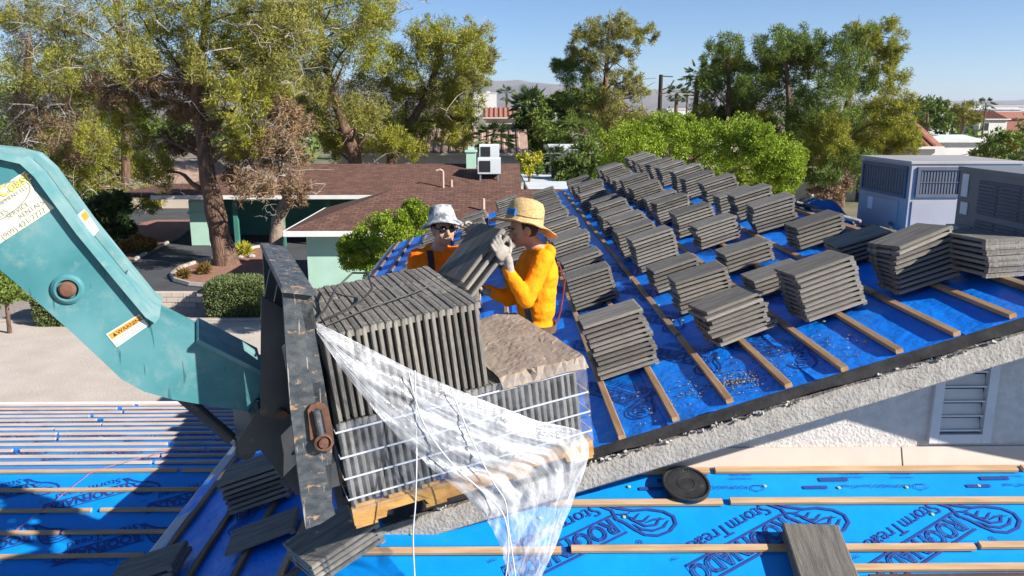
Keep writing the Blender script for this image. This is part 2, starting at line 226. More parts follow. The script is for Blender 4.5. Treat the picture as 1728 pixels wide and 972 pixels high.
# ------------------------------------------------------------------ mesh helpers
class MB:
    def __init__(s): s.v = []; s.f = []; s.m = []
    def add(s, vs, fs, mi=0):
        o = len(s.v); s.v += [Vector(v) for v in vs]; s.f += [tuple(i + o for i in f) for f in fs]; s.m += [mi] * len(fs); return s
    def box(s, c, d, ax=None, mi=0):
        """c centre, d full sizes, ax = three axis vectors"""
        ax = ax or (Vector((1, 0, 0)), Vector((0, 1, 0)), Vector((0, 0, 1))); c = Vector(c)
        vs = [c + ax[0] * (d[0] / 2 * i) + ax[1] * (d[1] / 2 * j) + ax[2] * (d[2] / 2 * k) for i in (-1, 1) for j in (-1, 1) for k in (-1, 1)]
        return s.add(vs, [(0, 1, 3, 2), (4, 6, 7, 5), (0, 4, 5, 1), (2, 3, 7, 6), (0, 2, 6, 4), (1, 5, 7, 3)], mi)
    def bevbox(s, c, d, b, ax=None, mi=0):
        """box with chamfered edges along its first axis"""
        ax = ax or (Vector((1, 0, 0)), Vector((0, 1, 0)), Vector((0, 0, 1))); c = Vector(c)
        y, z = d[1] / 2, d[2] / 2
        pr = [(-y + b, -z), (y - b, -z), (y, -z + b), (y, z - b), (y - b, z), (-y + b, z), (-y, z - b), (-y, -z + b)]
        vs = [c + ax[0] * (d[0] / 2 * i) + ax[1] * p + ax[2] * q for i in (-1, 1) for p, q in pr]
        return s.add(vs, [tuple(range(7, -1, -1)), tuple(range(8, 16))] + [(i, (i + 1) % 8, 8 + (i + 1) % 8, 8 + i) for i in range(8)], mi)
    def prism(s, pts, off, mi=0):
        """polygon pts extruded by vector off"""
        n = len(pts); off = Vector(off); vs = [Vector(p) for p in pts] + [Vector(p) + off for p in pts]
        return s.add(vs, [tuple(range(n)), tuple(range(2 * n - 1, n - 1, -1))] + [(i, i + n, (i + 1) % n + n, (i + 1) % n) for i in range(n)], mi)
    def tube(s, pts, rad, seg=8, mi=0, cap=True):
        pts = [Vector(p) for p in pts]; n = len(pts)
        if not hasattr(rad, '__len__'): rad = [rad] * n
        vs = []; up = None
        for i, p in enumerate(pts):
            t = (pts[min(i + 1, n - 1)] - pts[max(i - 1, 0)]).normalized()
            if up is None: up = Vector((0, 0, 1)) if abs(t.z) < 0.9 else Vector((1, 0, 0))
            a = t.cross(up)
            a = a.normalized() if a.length > 1e-6 else t.orthogonal().normalized()
            b = t.cross(a); up = -b if False else a.cross(t)
            vs += [p + (a * math.cos(2 * math.pi * k / seg) + b * math.sin(2 * math.pi * k / seg)) * rad[i] for k in range(seg)]
        fs = [(i * seg + k, i * seg + (k + 1) % seg, (i + 1) * seg + (k + 1) % seg, (i + 1) * seg + k) for i in range(n - 1) for k in range(seg)]
        if cap: fs += [tuple(range(seg - 1, -1, -1)), tuple((n - 1) * seg + k for k in range(seg))]
        return s.add(vs, fs, mi)
    def lathe(s, prof, o, ax=(0, 0, 1), seg=24, mi=0, cap=True):
        """prof list of (radius, height) about axis ax at o"""
        o = Vector(o); az = Vector(ax).normalized(); a = az.orthogonal().normalized(); b = az.cross(a)
        vs = [o + az * h + (a * math.cos(2 * math.pi * k / seg) + b * math.sin(2 * math.pi * k / seg)) * r for r, h in prof for k in range(seg)]
        n = len(prof); fs = [(i * seg + k, i * seg + (k + 1) % seg, (i + 1) * seg + (k + 1) % seg, (i + 1) * seg + k) for i in range(n - 1) for k in range(seg)]
        if cap: fs += [tuple(range(seg - 1, -1, -1)), tuple((n - 1) * seg + k for k in range(seg))]
        return s.add(vs, fs, mi)
    def grid(s, fn, nu, nv, mi=0):
        vs = [fn(i / nu, j / nv) for i in range(nu + 1) for j in range(nv + 1)]
        fs = [(i * (nv + 1) + j, (i + 1) * (nv + 1) + j, (i + 1) * (nv + 1) + j + 1, i * (nv + 1) + j + 1) for i in range(nu) for j in range(nv)]
        return s.add(vs, fs, mi)
    def build(s, name, mat, parent=None, smooth=False, fix=True):
        vs = s.v
        if parent is not None:
            p = parent; org = Vector((0, 0, 0))
            while p is not None: org += p.location; p = p.parent
        else:
            lo = [min(v[i] for v in vs) for i in range(3)]; hi = [max(v[i] for v in vs) for i in range(3)]
            org = Vector(((lo[0] + hi[0]) / 2, (lo[1] + hi[1]) / 2, lo[2]))
        me = bpy.data.meshes.new(name); me.from_pydata([tuple(v - org) for v in vs], [], s.f)
        mats = mat if isinstance(mat, (list, tuple)) else [mat]
        for k in mats: me.materials.append(M[k] if isinstance(k, str) else k)
        if len(mats) > 1: me.polygons.foreach_set('material_index', s.m)
        if fix:
            bm = bmesh.new(); bm.from_mesh(me); bmesh.ops.recalc_face_normals(bm, faces=bm.faces); bm.to_mesh(me); bm.free()
        if smooth: me.polygons.foreach_set('use_smooth', [True] * len(me.polygons))
        me.update()
        o = bpy.data.objects.new(name, me); C.objects.link(o)
        if parent is not None: o.parent = parent
        else: o.location = org
        return o
def tag(o, label=None, cat=None, group=None, kind=None):
    if label: o['label'] = label
    if cat: o['category'] = cat
    if group: o['group'] = group
    if kind: o['kind'] = kind
    return o
def thing(name, label, cat, loc, group=None):
    o = bpy.data.objects.new(name, None); C.objects.link(o); o.location = loc; o.empty_display_size = 0.2
    return tag(o, label, cat, group)
def raw_mesh(name, verts, faces, mats, smooth=False):
    """numpy verts (n,3), faces (m,3 or 4)"""
    me = bpy.data.meshes.new(name); k = faces.shape[1]
    me.vertices.add(len(verts)); me.vertices.foreach_set('co', verts.astype(np.float32).ravel())
    me.loops.add(faces.size); me.loops.foreach_set('vertex_index', faces.astype(np.int32).ravel())
    me.polygons.add(len(faces)); me.polygons.foreach_set('loop_start', np.arange(0, faces.size, k, dtype=np.int32))
    me.polygons.foreach_set('loop_total', np.full(len(faces), k, dtype=np.int32))
    for m_ in mats: me.materials.append(M[m_])
    me.update(calc_edges=True); me.validate()
    return me
ORD = ['first', 'second', 'third', 'fourth', 'fifth', 'sixth', 'seventh', 'eighth', 'ninth', 'tenth', 'eleventh', 'twelfth', 'thirteenth', 'fourteenth',
       'fifteenth', 'sixteenth', 'seventeenth', 'eighteenth', 'nineteenth', 'twentieth', 'twenty-first', 'twenty-second', 'twenty-third', 'twenty-fourth',
       'twenty-fifth', 'twenty-sixth', 'twenty-seventh', 'twenty-eighth', 'twenty-ninth', 'thirtieth', 'thirty-first', 'thirty-second', 'thirty-third', 'thirty-fourth', 'thirty-fifth', 'thirty-sixth', 'thirty-seventh']
X_, Y_, Z_ = Vector((1, 0, 0)), Vector((0, 1, 0)), Vector((0, 0, 1))
def fbm(p, s=1.0): return mnoise.fractal(Vector(p) * s, 1.0, 2.0, 3)

# text and logo print ------------------------------------------------
_tc = {}
def text_data(txt, size=1.0, outline=0.0, align='LEFT'):
    k = (txt, outline, align)
    if k not in _tc:
        cu = bpy.data.curves.new('t', 'FONT'); cu.body = txt; cu.size = 1.0; cu.align_x = align; cu.resolution_u = 3
        if outline:
            cu.fill_mode = 'NONE'; cu.bevel_depth = outline; cu.bevel_resolution = 0
        ob = bpy.data.objects.new('t', cu)
        me = bpy.data.meshes.new_from_object(ob)
        vs = [v.co.copy() for v in me.vertices]; fs = [tuple(p.vertices) for p in me.polygons]
        bpy.data.objects.remove(ob); bpy.data.curves.remove(cu); bpy.data.meshes.remove(me)
        _tc[k] = (vs, fs)
    vs, fs = _tc[k]
    return [v * size for v in vs], fs
def put_text(mb, txt, size, o, ux, uy, nz, outline=0.0, align='LEFT', shear=0.0, mi=0, sx=1.0):
    vs, fs = text_data(txt, size, outline, align)
    mb.add([o + ux * ((v.x + shear * v.y) * sx) + uy * v.y + nz * (v.z * 0.15) for v in vs], fs, mi)
def ribbon(mb, pts, wd, o, ux, uy, nz, closed=False, mi=0):
    """flat stroke through 2-D points with width wd (number or list)"""
    n = len(pts); P = [Vector((p[0], p[1])) for p in pts]
    ws = wd if hasattr(wd, '__len__') else [wd] * n
    vs = []
    for i in range(n):
        a = P[i - 1] if (i > 0 or closed) else P[i]; b = P[(i + 1) % n] if (i < n - 1 or closed) else P[i]
        t = (b - a).normalized(); q = Vector((-t.y, t.x)) * ws[i] / 2
        for s_ in (P[i] + q, P[i] - q): vs.append(o + ux * s_.x + uy * s_.y + nz * 0.0)
    fs = [(2 * i, 2 * i + 1, 2 * ((i + 1) % n) + 1, 2 * ((i + 1) % n)) for i in range(n if closed else n - 1)]
    mb.add(vs, fs, mi)
def logo(mb, o, ux, uy, nz, s=1.0):
    """tornado emblem, boxed ROOFNADO and StormTread, reading along ux; s = length unit (emblem about 0.3 s)"""
    U = ux * s; V = uy * s
    # tornado: tear-shaped outline and inner sweeps
    out = [(-0.02, -0.13), (-0.10, -0.06), (-0.19, -0.02), (-0.27, 0.05), (-0.30, 0.12), (-0.27, 0.18), (-0.19, 0.21), (-0.10, 0.20), (-0.03, 0.15), (0.00, 0.08), (0.02, 0.0), (0.05, -0.06), (0.03, -0.14), (0.08, -0.22), (0.03, -0.20)]
    ribbon(mb, out, 0.022, o, U, V, nz, True)
    for pts in ([(-0.25, 0.13), (-0.18, 0.16), (-0.10, 0.15), (-0.04, 0.10), (-0.02, 0.03)], [(-0.22, 0.08), (-0.15, 0.12), (-0.08, 0.09), (-0.04, 0.0), (-0.02, -0.08)],
                [(-0.24, 0.11), (-0.17, 0.075), (-0.10, 0.07)], [(-0.17, 0.03), (-0.10, 0.05), (-0.06, 0.02)], [(-0.12, -0.02), (-0.06, 0.0), (0.0, -0.05)], [(-0.07, -0.06), (-0.02, -0.06), (0.03, -0.10)]):
        n = len(pts); ribbon(mb, pts, [0.006] + [0.02] * (n - 2) + [0.006], o, U, V, nz)
    # boxed word
    ribbon(mb, [(0.06, -0.10), (0.92, -0.10), (0.95, 0.07), (0.06, 0.07)], 0.018, o, U, V, nz, True)
    put_text(mb, 'ROOFNADO', 0.185 * s, o + U * 0.085 - V * 0.082, ux, uy, nz, outline=0.034, sx=0.80)
    put_text(mb, 'StormTread', 0.15 * s, o + U * 0.10 - V * 0.245, ux, uy, nz, sx=0.95)
    put_text(mb, 'TM', 0.04 * s, o + U * 0.92 - V * 0.20, ux, uy, nz)

# ================================================================== SETTING: ground, street, terrain
def sheet(name, pts, mat, h, kind='structure', thick=0.0):
    mb = MB()
    if thick: mb.prism([Vector((p.x, p.y, -H + h - thick)) for p in pts], (0, 0, thick))
    else: mb.add([Vector((p.x, p.y, -H + h)) for p in pts], [tuple(range(len(pts)))])
    return tag(mb.build(name, mat), kind=kind)
def V2(x, y): return Vector((x, y, 0))
mb = MB(); S = 30000
mb.add([(-S, -200, -H), (S, -200, -H), (S, S, -H), (-S, S, -H)], [(0, 1, 2, 3)]); tag(mb.build('ground', 'earth'), kind='structure')
sheet('street', [V2(-90, 13.0), V2(60, 13.0), V2(60, 26.2), V2(-90, 26.2)], 'road', 0.02)
def px_poly(pp): return [gnd(u, v) for u, v in pp]
sheet('driveway', px_poly([(20, 300), (560, 300), (560, 495), (225, 495), (150, 440), (20, 380)]), 'asphalt', 0.012)
sheet('gravel_verge', [V2(-60, 26.4), V2(-3, 26.4), V2(-3, 30.8), V2(-60, 30.8)], 'gravel_grey', 0.03)
mb = MB()
for x0, x1 in ((-60, -3),): mb.bevbox(((x0 + x1) / 2, 26.3, -H + 0.06), (x1 - x0, 0.22, 0.14), 0.03)
tag(mb.build('kerb', 'concrete'), kind='structure')
isl = px_poly([(470, 415), (430, 420), (390, 431), (340, 442), (306, 454), (291, 466), (297, 476), (322, 483), (370, 487), (440, 485), (500, 470)])
sheet('gravel_island', isl, 'gravel_pink', 0.06, thick=0.05)
mb = MB(); mb.tube([Vector((p.x, p.y, -H + 0.06)) for p in isl], 0.13, 6); tag(mb.build('island_kerb', 'concrete'), kind='structure')
bed = px_poly([(40, 480), (120, 420), (200, 385), (262, 372), (330, 372), (322, 388), (297, 405), (262, 421), (235, 436), (215, 448), (120, 500)])
sheet('gravel_bed', bed, 'gravel_pink', 0.05, thick=0.04)
mb = MB(); mb.tube([Vector((p.x, p.y, -H + 0.06)) for p in bed[4:10]], 0.11, 6); tag(mb.build('bed_kerb', 'concrete'), kind='structure')
# far mountains
def ridge(name, Y, prof, depth, seed, hs):
    """prof: list of (pixel u, pixel v) of the skyline"""
    mb = MB(); n = 160; us = [p[0] for p in prof]
    def sky_z(u):
        for (a, va), (b, vb) in zip(prof[:-1], prof[1:]):
            if a <= u <= b: return va + (vb - va) * (u - a) / (b - a)
        return prof[-1][1]
    rows = 7; vs = []
    for i in range(n + 1):
        u = us[0] + (us[-1] - us[0]) * i / n; x = (u - 840) / FPX * Y
        zt = (185 - sky_z(u)) / FPX * Y + fbm((u * 0.02 + seed, seed, 0)) * hs
        for j in range(rows):
            t = j / (rows - 1); zz = max(zt, 20) * (math.sin(t * math.pi / 2)) * (1 + 0.25 * fbm((u * 0.05 + seed, t * 3, 5)) * (1 - t) * t * 4)
            vs.append((x, Y - depth * (1 - t), zz - 30 - H * 0 if j else -H - 2))
    fs = [(i * rows + j, (i + 1) * rows + j, (i + 1) * rows + j + 1, i * rows + j + 1) for i in range(n) for j in range(rows - 1)]
    mb.add(vs, fs); return tag(mb.build(name, 'mount', smooth=False), kind='structure')
ridge('mountain_range', 16000, [(-900, 150), (-200, 148), (200, 140), (500, 130), (700, 142), (830, 141), (880, 138), (960, 142), (1100, 150), (1180, 155), (1300, 163), (1500, 168), (1728, 168), (2400, 160)], 4500, 3, 60)
ridge('foothills', 11500, [(-900, 172), (100, 168), (500, 172), (820, 168), (1100, 172), (1300, 176), (1600, 172), (1728, 175), (2400, 170)], 3000, 9, 40)

# ================================================================== THE HOUSE BEING ROOFED
P2S = 0.32
def p2z(X): return -2.319 + P2S * X
def p3z(Y): return -4.094 + P2S * Y
XE, XR, YF, YR, YW = -2.52, 3.55, 18.7, 4.76, 5.2       # eave x, ridge x, far end, rake, gable wall
ZE, ZR = p2z(XE), p2z(XR); YE = 3.03
N2 = Vector((-P2S, 0, 1)).normalized(); UP2 = Vector((1, 0, P2S)).normalized()
N3 = Vector((0, -P2S, 1)).normalized(); UP3 = Vector((0, 1, P2S)).normalized()
def yfront(X): return max(YE, X + 5.547) if X < -0.787 else YR
house = thing('house', 'stucco house with a dutch gable roof covered in blue underlayment and wooden battens', 'house', (3.5, 10, -H))
# walls under the roof
mb = MB()
mb.prism([(XE + 0.45, YE + 0.45, -H), (9.15, YE + 0.45, -H), (9.15, YF - 0.3, -H), (XE + 0.45, YF - 0.3, -H)], (0, 0, H + ZE - 0.05)); mb.build('wall', 'stucco_white', house)
# roof deck (plywood) below the underlayment
def slab(mb, pts, t): n = len(pts); mb.prism([Vector(p) - Vector((0, 0, t)) for p in pts], (0, 0, t - 0.012))
mb = MB()
slab(mb, [(XE, YE, ZE), (-0.787, YR, p2z(-0.787)), (XR, YR, ZR), (XR, YF, ZR), (XE, YF, ZE)], 0.10)
slab(mb, [(XE, YE, ZE), (9.62, YE, ZE), (7.887, YR, p2z(-0.787)), (7.4, YW, p3z(YW)), (-0.35, YW, p3z(YW)), (-0.787, YR, p2z(-0.787))], 0.10)
slab(mb, [(XR, YR, ZR), (7.887, YR, p2z(-0.787)), (9.62, YE, ZE), (9.62, YF, ZE), (XR, YF, ZR)], 0.10)
mb.build('roof_deck', 'batten_old', house)
# underlayment strips on the long slope (along y) with wrinkles
xs = [XE, -1.62, -0.70, 0.22, 1.14, 2.06, 2.98, XR]
for k in range(len(xs) - 1):
    x0 = xs[k] - (0.06 if k else 0); x1 = xs[k + 1]
    def fn(a, b, x0=x0, x1=x1, k=k):
        X = x0 + (x1 - x0) * a; y0 = yfront(X); Y = y0 + (YF - y0) * b ** 1.5
        e = 0.006 if a == 0 and k else 0.0
        wv = 0.012 * max(0, fbm((X * 2.2 + k * 7, Y * 1.6, k), 1.0)) + 0.009 * max(0, mnoise.noise(Vector((X * 9, Y * 2.5, k * 3.1))))
        return Vector((X, Y, p2z(X))) + N2 * (0.002 + 0.004 * (1 - a) + e + wv)
    mb = MB(); mb.grid(fn, 20, 220); mb.build('underlayment_strip', 'blue_worn', house, smooth=True)
# the slope over the camera side (rises to the gable wall)
ys = [YE, 3.62, 4.56, YW + 0.02]
for k in range(3):
    y0, y1 = ys[k] - (0.05 if k else 0), ys[k + 1]
    def fn(a, b, y0=y0, y1=y1, k=k):
        Y = y0 + (y1 - y0) * a; xl = Y - 5.547; xr = 7.1 - xl; X = xl + (xr - xl) * b
        wv = 0.004 * max(0, fbm((X * 1.1, Y * 1.6 + k * 5, 2.2)))
        return Vector((X, Y, p3z(Y))) + N3 * (0.002 + 0.004 * (1 - a) + wv)
    mb = MB(); mb.grid(fn, 8, 80); mb.build('underlayment_strip', 'blue', house, smooth=True)
mb = MB()
mb.grid(lambda a, b: Vector((XR + (9.62 - XR) * a, (YR if XR + (9.62 - XR) * a < 7.887 else YR - (XR + (9.62 - XR) * a - 7.887)) * (1 - b) + YF * b, ZR - P2S * (9.62 - XR) * a + 0.003)), 16, 12)
mb.build('underlayment_strip', 'blue_worn', house, smooth=True)
# hip cover strip
mb = MB(); a = Vector((XE, YE, ZE)); b = Vector((-0.787, YR, p2z(-0.787)))
mb.tube([a + Z_ * 0.012, b + Z_ * 0.012], 0.02, 6); mb.build('hip_batten', 'batten_old', house)
# battens on the long slope
BW, BH = 0.048, 0.03
for j in range(-9, 8):
    X = 0.793 + 0.348 * j; y = yfront(X) + random.uniform(0.0, 0.05); first = True
    while y < YF - 0.1:
        Ln = min(random.uniform(2.2, 2.6) if not first else random.uniform(0.8, 2.5), YF - 0.05 - y); first = False
        c = Vector((X + random.uniform(-.006, .006), y + Ln / 2, p2z(X))) + N2 * (BH / 2 + 0.011)
        yaw = random.uniform(-0.006, 0.006); ax = Vector((yaw, 1, 0)).normalized()
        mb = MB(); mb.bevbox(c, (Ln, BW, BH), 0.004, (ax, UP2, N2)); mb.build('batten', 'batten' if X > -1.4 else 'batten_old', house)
        y += Ln + random.uniform(0.02, 0.06)
# battens on the camera-side slope
for k, (yb, xa, xb) in enumerate([(5.02, 0.55, 7.2), (4.825, None, None), (4.455, None, None), (4.30, 1.98, 7.6), (4.156, -1.2, 1.5)]):
    if k == 0: yb = 5.105
    x = (yb - 5.547 + 0.05) if xa is None else xa; xe = 7.1 - (yb - 5.547) if xb is None else xb
    if k == 1: x = 0.35
    if k == 2: x = -0.9
    offs = {0: [0.9, 2.1], 1: [1.12, 2.15], 2: [1.28, 2.5], 3: [2.4], 4: [2.4]}[k]; i = 0
    while x < xe:
        Ln = min(offs[i] if i < len(offs) else 2.4, xe - x); i += 1
        c = Vector((x + Ln / 2, yb, p3z(yb))) + N3 * (BH / 2 + 0.011)
        ax = Vector((1, random.uniform(-.004, .004) - 0.006, 0)).normalized()
        mb = MB(); mb.bevbox(c, (Ln, BW, BH), 0.005, (ax, UP3, N3)); mb.build('batten', 'battenX', house)
        x += Ln + random.uniform(0.04, 0.07)
mb = MB(); mb.bevbox(Vector((5, 4.19, p3z(4.19))) + N3 * 0.02, (5.6, 0.14, 0.03), 0.004, (X_, UP3, N3)); tag(mb.build('eave_board', 'roof_brown', house), 'brown board below the lowest batten')
# rake (barge) of the dutch gable, stucco covered
def rake(sgn):
    def xx(X): return X if sgn > 0 else 7.1 - X
    mb = MB(); y0 = 4.60
    x_lo, x_hi = -0.75, XR
    n = 90
    def fn(a, b):
        X = x_lo + (x_hi - x_lo) * a; zt = p2z(X) - 0.030 + 0.010 * fbm((X * 6, sgn, 1)); zb = p2z(X) - 0.19
        q = [(YR + 0.02, zt - 0.02), (y0 + 0.03, zt), (y0, zt - 0.03), (y0 - 0.004, zb + 0.02), (y0 + 0.02, zb), (YR + 0.10, zb + 0.01)]
        p = q[int(round(b * 5))]
        return Vector((xx(X), p[0], p[1]))
    mb.grid(fn, n, 5); mb.build('rake_fascia', 'stucco', house)
    mb = MB()      # soffit between the fascia and the wall
    mb.prism([(xx(x_lo), YR + 0.03, p2z(x_lo) - 0.17), (xx(x_hi), YR + 0.03, p2z(x_hi) - 0.17), (xx(x_hi), YR + 0.03, p2z(x_hi) - 0.11), (xx(x_lo), YR + 0.03, p2z(x_lo) - 0.11)], (0, YW - YR - 0.02, 0)); mb.build('soffit', 'stucco', house)
    # black felt turned over the edge
    mb = MB()
    def fe(a, b):
        X = x_lo + (x_hi - x_lo) * a; wv = 0.018 * fbm((X * 2.3, 4 * sgn, 0))
        return Vector((xx(X), YR - 0.002 - 0.11 * b - 0.02 * fbm((X * 3, 7, 0)) * b, p2z(X) + 0.016 - (0.030 + wv) * b))
    mb.grid(fe, 110, 3); mb.build('felt_edge', 'blackfelt', house, smooth=True)
rake(1); rake(-1)
# broken mortar left along the rake top
mb = MB()
for i in range(150):
    t = random.random(); X = -0.4 + (XR + 0.4) * t
    if fbm((X * 1.7, 2, 8)) < -0.12: continue
    s_ = random.uniform(0.004, 0.013)
    p = Vector((X, 4.62 + random.uniform(-0.015, 0.05), p2z(X) - 0.026 + random.uniform(0, 0.006)))
    a = Vector((random.gauss(0, 1), random.gauss(0, 1), random.gauss(0, .4))).normalized(); b = a.orthogonal().normalized()
    mb.box(p, (s_ * 2.2, s_ * 1.2, s_), (a, b, a.cross(b)))
tag(mb.build('mortar_crumbs', 'mortar', house), kind='stuff')
mb = MB()
for i in range(520):
    r = abs(random.gauss(0, 0.16)); an = random.uniform(0, 6.28); X = 1.62 + r * 1.5 * math.cos(an) + random.uniform(-.05, .05); Y = 5.12 + r * math.sin(an)
    if i > 330: X = random.uniform(0.8, 2.6); Y = random.uniform(4.86, 5.5)
    if not (0.6 < X < 3.1 and 4.83 < Y < 6): continue
    s_ = random.uniform(0.0015, 0.007); p = Vector((X, Y, p2z(X))) + N2 * (0.012 + s_ * 0.3)
    a = Vector((random.gauss(0, 1), random.gauss(0, 1), 0.2)).normalized(); b = a.orthogonal().normalized()
    mb.box(p, (s_ * 2, s_ * 1.3, s_), (a, b, a.cross(b)))
tag(mb.build('mortar_rubble', 'rubble'), 'grey mortar crumbs scattered on the blue roof near the rake', 'rubble', kind='stuff')
# gable wall with vent
vp = {}
def wallpt(u, v): return atY(u, v, YW)
vl, vr_, vt, vb = wallpt(1588, 640).x + 0.0, wallpt(1672, 640).x, wallpt(1640, 596).z, wallpt(1620, 738).z
vl = wallpt(1567, 735).x; vr_ = wallpt(1665, 738).x
ztop = p2z(vl) - 0.2
mb = MB()
def wallstrip(xa, xb, za=None, zb=None):
    """wall panel between xa and xb from the lower roof up to the soffit (or given z)"""
    def top(x): return (p2z(x) if x <= XR else p2z(7.1 - x)) - 0.15
    z0 = p3z(YW) - 0.05 if za is None else za
    pa = [(xa, YW, z0), (xb, YW, z0), (xb, YW, top(xb) if zb is None else zb), (xa, YW, top(xa) if zb is None else zb)]
    mb.prism(pa, (0, 0.12, 0))
wallstrip(-0.25, vl); wallstrip(vl, vr_, None, vb); wallstrip(vr_, XR); wallstrip(XR, 7.35)
mb.build('gable_wall', 'stucco_white', house)
mb = MB(); fw = 0.055
for xa, xb, za, zb in ((vl - .01, vl + fw, vb - .03, ztop + .03), (vr_ - fw, vr_ + .01, vb - .03, ztop + .13), (vl + fw + .002, vr_ - fw - .002, vb - .03, vb + .035)):
    mb.box(((xa + xb) / 2, YW - 0.01, (za + zb) / 2), (xb - xa, 0.05, zb - za))
vent = mb.build('attic_vent', 'ventpaint', house); tag(vent, 'grey louvred attic vent in the gable wall')
mb = MB(); mb.box(((vl + vr_) / 2, YW + 0.10, (vb + ztop + .1) / 2), (vr_ - vl, 0.02, ztop + .1 - vb)); mb.build('recess', 'dark', vent)
nsl = 7; sp = (ztop + 0.1 - vb - 0.04) / nsl
for i in range(nsl):
    z = vb + 0.06 + sp * i; mb = MB()
    mb.box(((vl + vr_) / 2, YW + 0.012, z + sp * .3), (vr_ - vl - 2 * fw - .004, 0.006, sp * 0.85), (X_, Vector((0, 1, -0.35)).normalized(), Vector((0, .35, 1)).normalized()))
    mb.box(((vl + vr_) / 2, YW - 0.008, z - 0.0), (vr_ - vl - 2 * fw - .004, 0.03, 0.012)); mb.build('slat', 'ventpaint', vent)
# cream flashing boards along the wall foot, split by a joint
def flash(x0, x1):
    mb = MB(); z = p3z(YW)
    mb.prism([(x0, YW - 0.002, z - .01), (x0, YW - 0.002, z + 0.12), (x0, YW - 0.022, z + 0.125), (x0, YW - 0.032, z + 0.095), (x0, YW - 0.066, z + 0.005), (x0, YW - 0.066, z - 0.02)], (x1 - x0, 0, 0))
    mb.build('wall_flashing', 'cream', house)
xj = wallpt(1517, 765).x
flash(0.2, xj - 0.006); flash(xj + 0.006, 7.2)
# eave metal along the long slope
mb = MB()
def fe(a, b):
    q = [(0.10, 0.012), (0.0, 0.012), (-0.015, 0.006), (-0.018, -0.09)][int(round(a * 3))]
    return Vector((XE + q[0], YE + 0.1 + (YF - YE - 0.1) * b, p2z(XE + q[0]) + q[1] + (0.0 if q[1] > -.05 else 0)))
mb.grid(fe, 3, 30); mb.build('drip_edge', 'galv', house)
# ridge board
mb = MB(); mb.bevbox((XR, (YR + YF) / 2, ZR + 0.02), (YF - YR, 0.10, 0.04), 0.008, (Y_, X_, Z_)); mb.build('ridge_board', 'batten_old', house)
# printed lettering on the camera-side slope
def print_on(fn_plane, n, up, rd, items, parent, mat='print'):
    """items (x, y, angle, scale, kind): text reads along the direction rd turned by angle"""
    for (px_, py_, an, s_, kd) in items:
        o = fn_plane(px_, py_) + n * 0.0135
        ux = (rd * math.cos(an) + (n.cross(rd)) * math.sin(an)).normalized(); uy = n.cross(ux)
        mb = MB()
        if kd == 'logo': logo(mb, o, ux, uy, n, s_)
        elif kd == 'small':
            put_text(mb, 'ROOFNADO StormTread', 0.05 * s_, o, ux, uy, n)
            ribbon(mb, [(-0.10, 0.0), (-0.03, 0.0), (-0.01, 0.04), (-0.05, 0.06), (-0.11, 0.04)], 0.008, o, ux * s_, uy * s_, n, True)
        elif kd == 'bar': ribbon(mb, [(-0.09, 0), (0.09, 0)], 0.032, o, ux * s_, uy * s_, n)
        elif kd == 'fine':
            put_text(mb, 'Underlayment', 0.024 * s_, o, ux, uy, n); put_text(mb, 'ASTM D226', 0.024 * s_, o - uy * 0.032 * s_, ux, uy, n)
        elif kd == 'dot':
            ribbon(mb, [(0.018 * math.cos(t * .7), 0.018 * math.sin(t * .7)) for t in range(9)], 0.005, o, ux, uy, n, True)
            ribbon(mb, [(-.005, 0), (.005, 0)], 0.01, o, ux, uy, n)
        mb.build('printed_lettering', mat, parent, fix=False)
def pl3(x, y): return Vector((x, y, p3z(y)))
it = []
A3 = R(30)
for i in range(-1, 7):
    x0 = atY(1350, 880, 4.68).x + 1.115 * (i - 2)
    it += [(x0, 4.68, A3, 0.95, 'logo')] if x0 > -0.05 else []; it += [(x0 + 0.55, 3.86, A3, 0.95, 'logo')] if x0 > -0.75 else []
    if x0 < 0.4: continue
    it.append((x0 - 0.25, 4.98, 0.0, 0.9, 'small')); it.append((x0 + 0.20, 4.96, 0, 0.9, 'bar')); it.append((x0 + 0.35, 5.03, 0, 1.1, 'bar'))
    for q in (-0.33, 0.05, 0.42): it.append((x0 + q, 4.52, 0, 1, 'dot'))
    it.append((x0 - 0.55, 5.055, 0, 1.2, 'fine')); it.append((x0 - 0.2, 5.05, 0, 1.2, 'fine'))
print_on(pl3, N3, UP3, -X_, it, house)
def pl2(x, y): return Vector((x, y, p2z(x)))
mb = MB(); mb.lathe([(0.0001, 0.0045), (0.009, 0.0045), (0.0125, 0.002), (0.0125, 0)], (0, 0, 0), Z_, 10, cap=False); cap_o = mb.build('nail_cap', 'cap_yellow', house); cap_me = cap_o.data; bpy.data.objects.remove(cap_o)
hl = house.location
cap_me.transform(Matrix.Translation(hl))
def nail_cap(p, n):
    o = bpy.data.objects.new('nail_cap', cap_me); C.objects.link(o); o.parent = house; o.location = p - hl; o.rotation_euler = n.to_track_quat('Z', 'Y').to_euler()
for i in range(17): x = -0.6 + i * 0.48; nail_cap(pl3(x + random.uniform(-.05, .05), 4.975 + random.uniform(-.02, .02)) + N3 * .012, N3); nail_cap(pl3(x + random.uniform(-.1, .1), random.choice((4.60, 4.72, 4.22))) + N3 * .012, N3)
for i in range(22): nail_cap(pl2(random.choice((0.62, 1.55, 2.5)) + random.uniform(-.1, .1), random.uniform(4.95, 7.5)) + N2 * .014, N2)
it = []
for i in range(0, 8):
    for k, xx in enumerate((0.98, 1.52, 2.6, 2.05)):
        yy = 5.25 + i * 1.15 + (k % 3) * 0.37
        if yy > 11 or (xx > 0.3 and i > 3) or yy < yfront(xx) + 0.4: continue
        it.append((xx, yy, R(28), 0.8, 'logo'))
it += [(1.02, 5.15, 0, .9, 'small'), (-1.85, 5.3, R(20), .5, 'logo'), (-1.95, 7.0, 0, 1.2, 'small'), (-1.2, 4.75, R(20), .45, 'logo')]
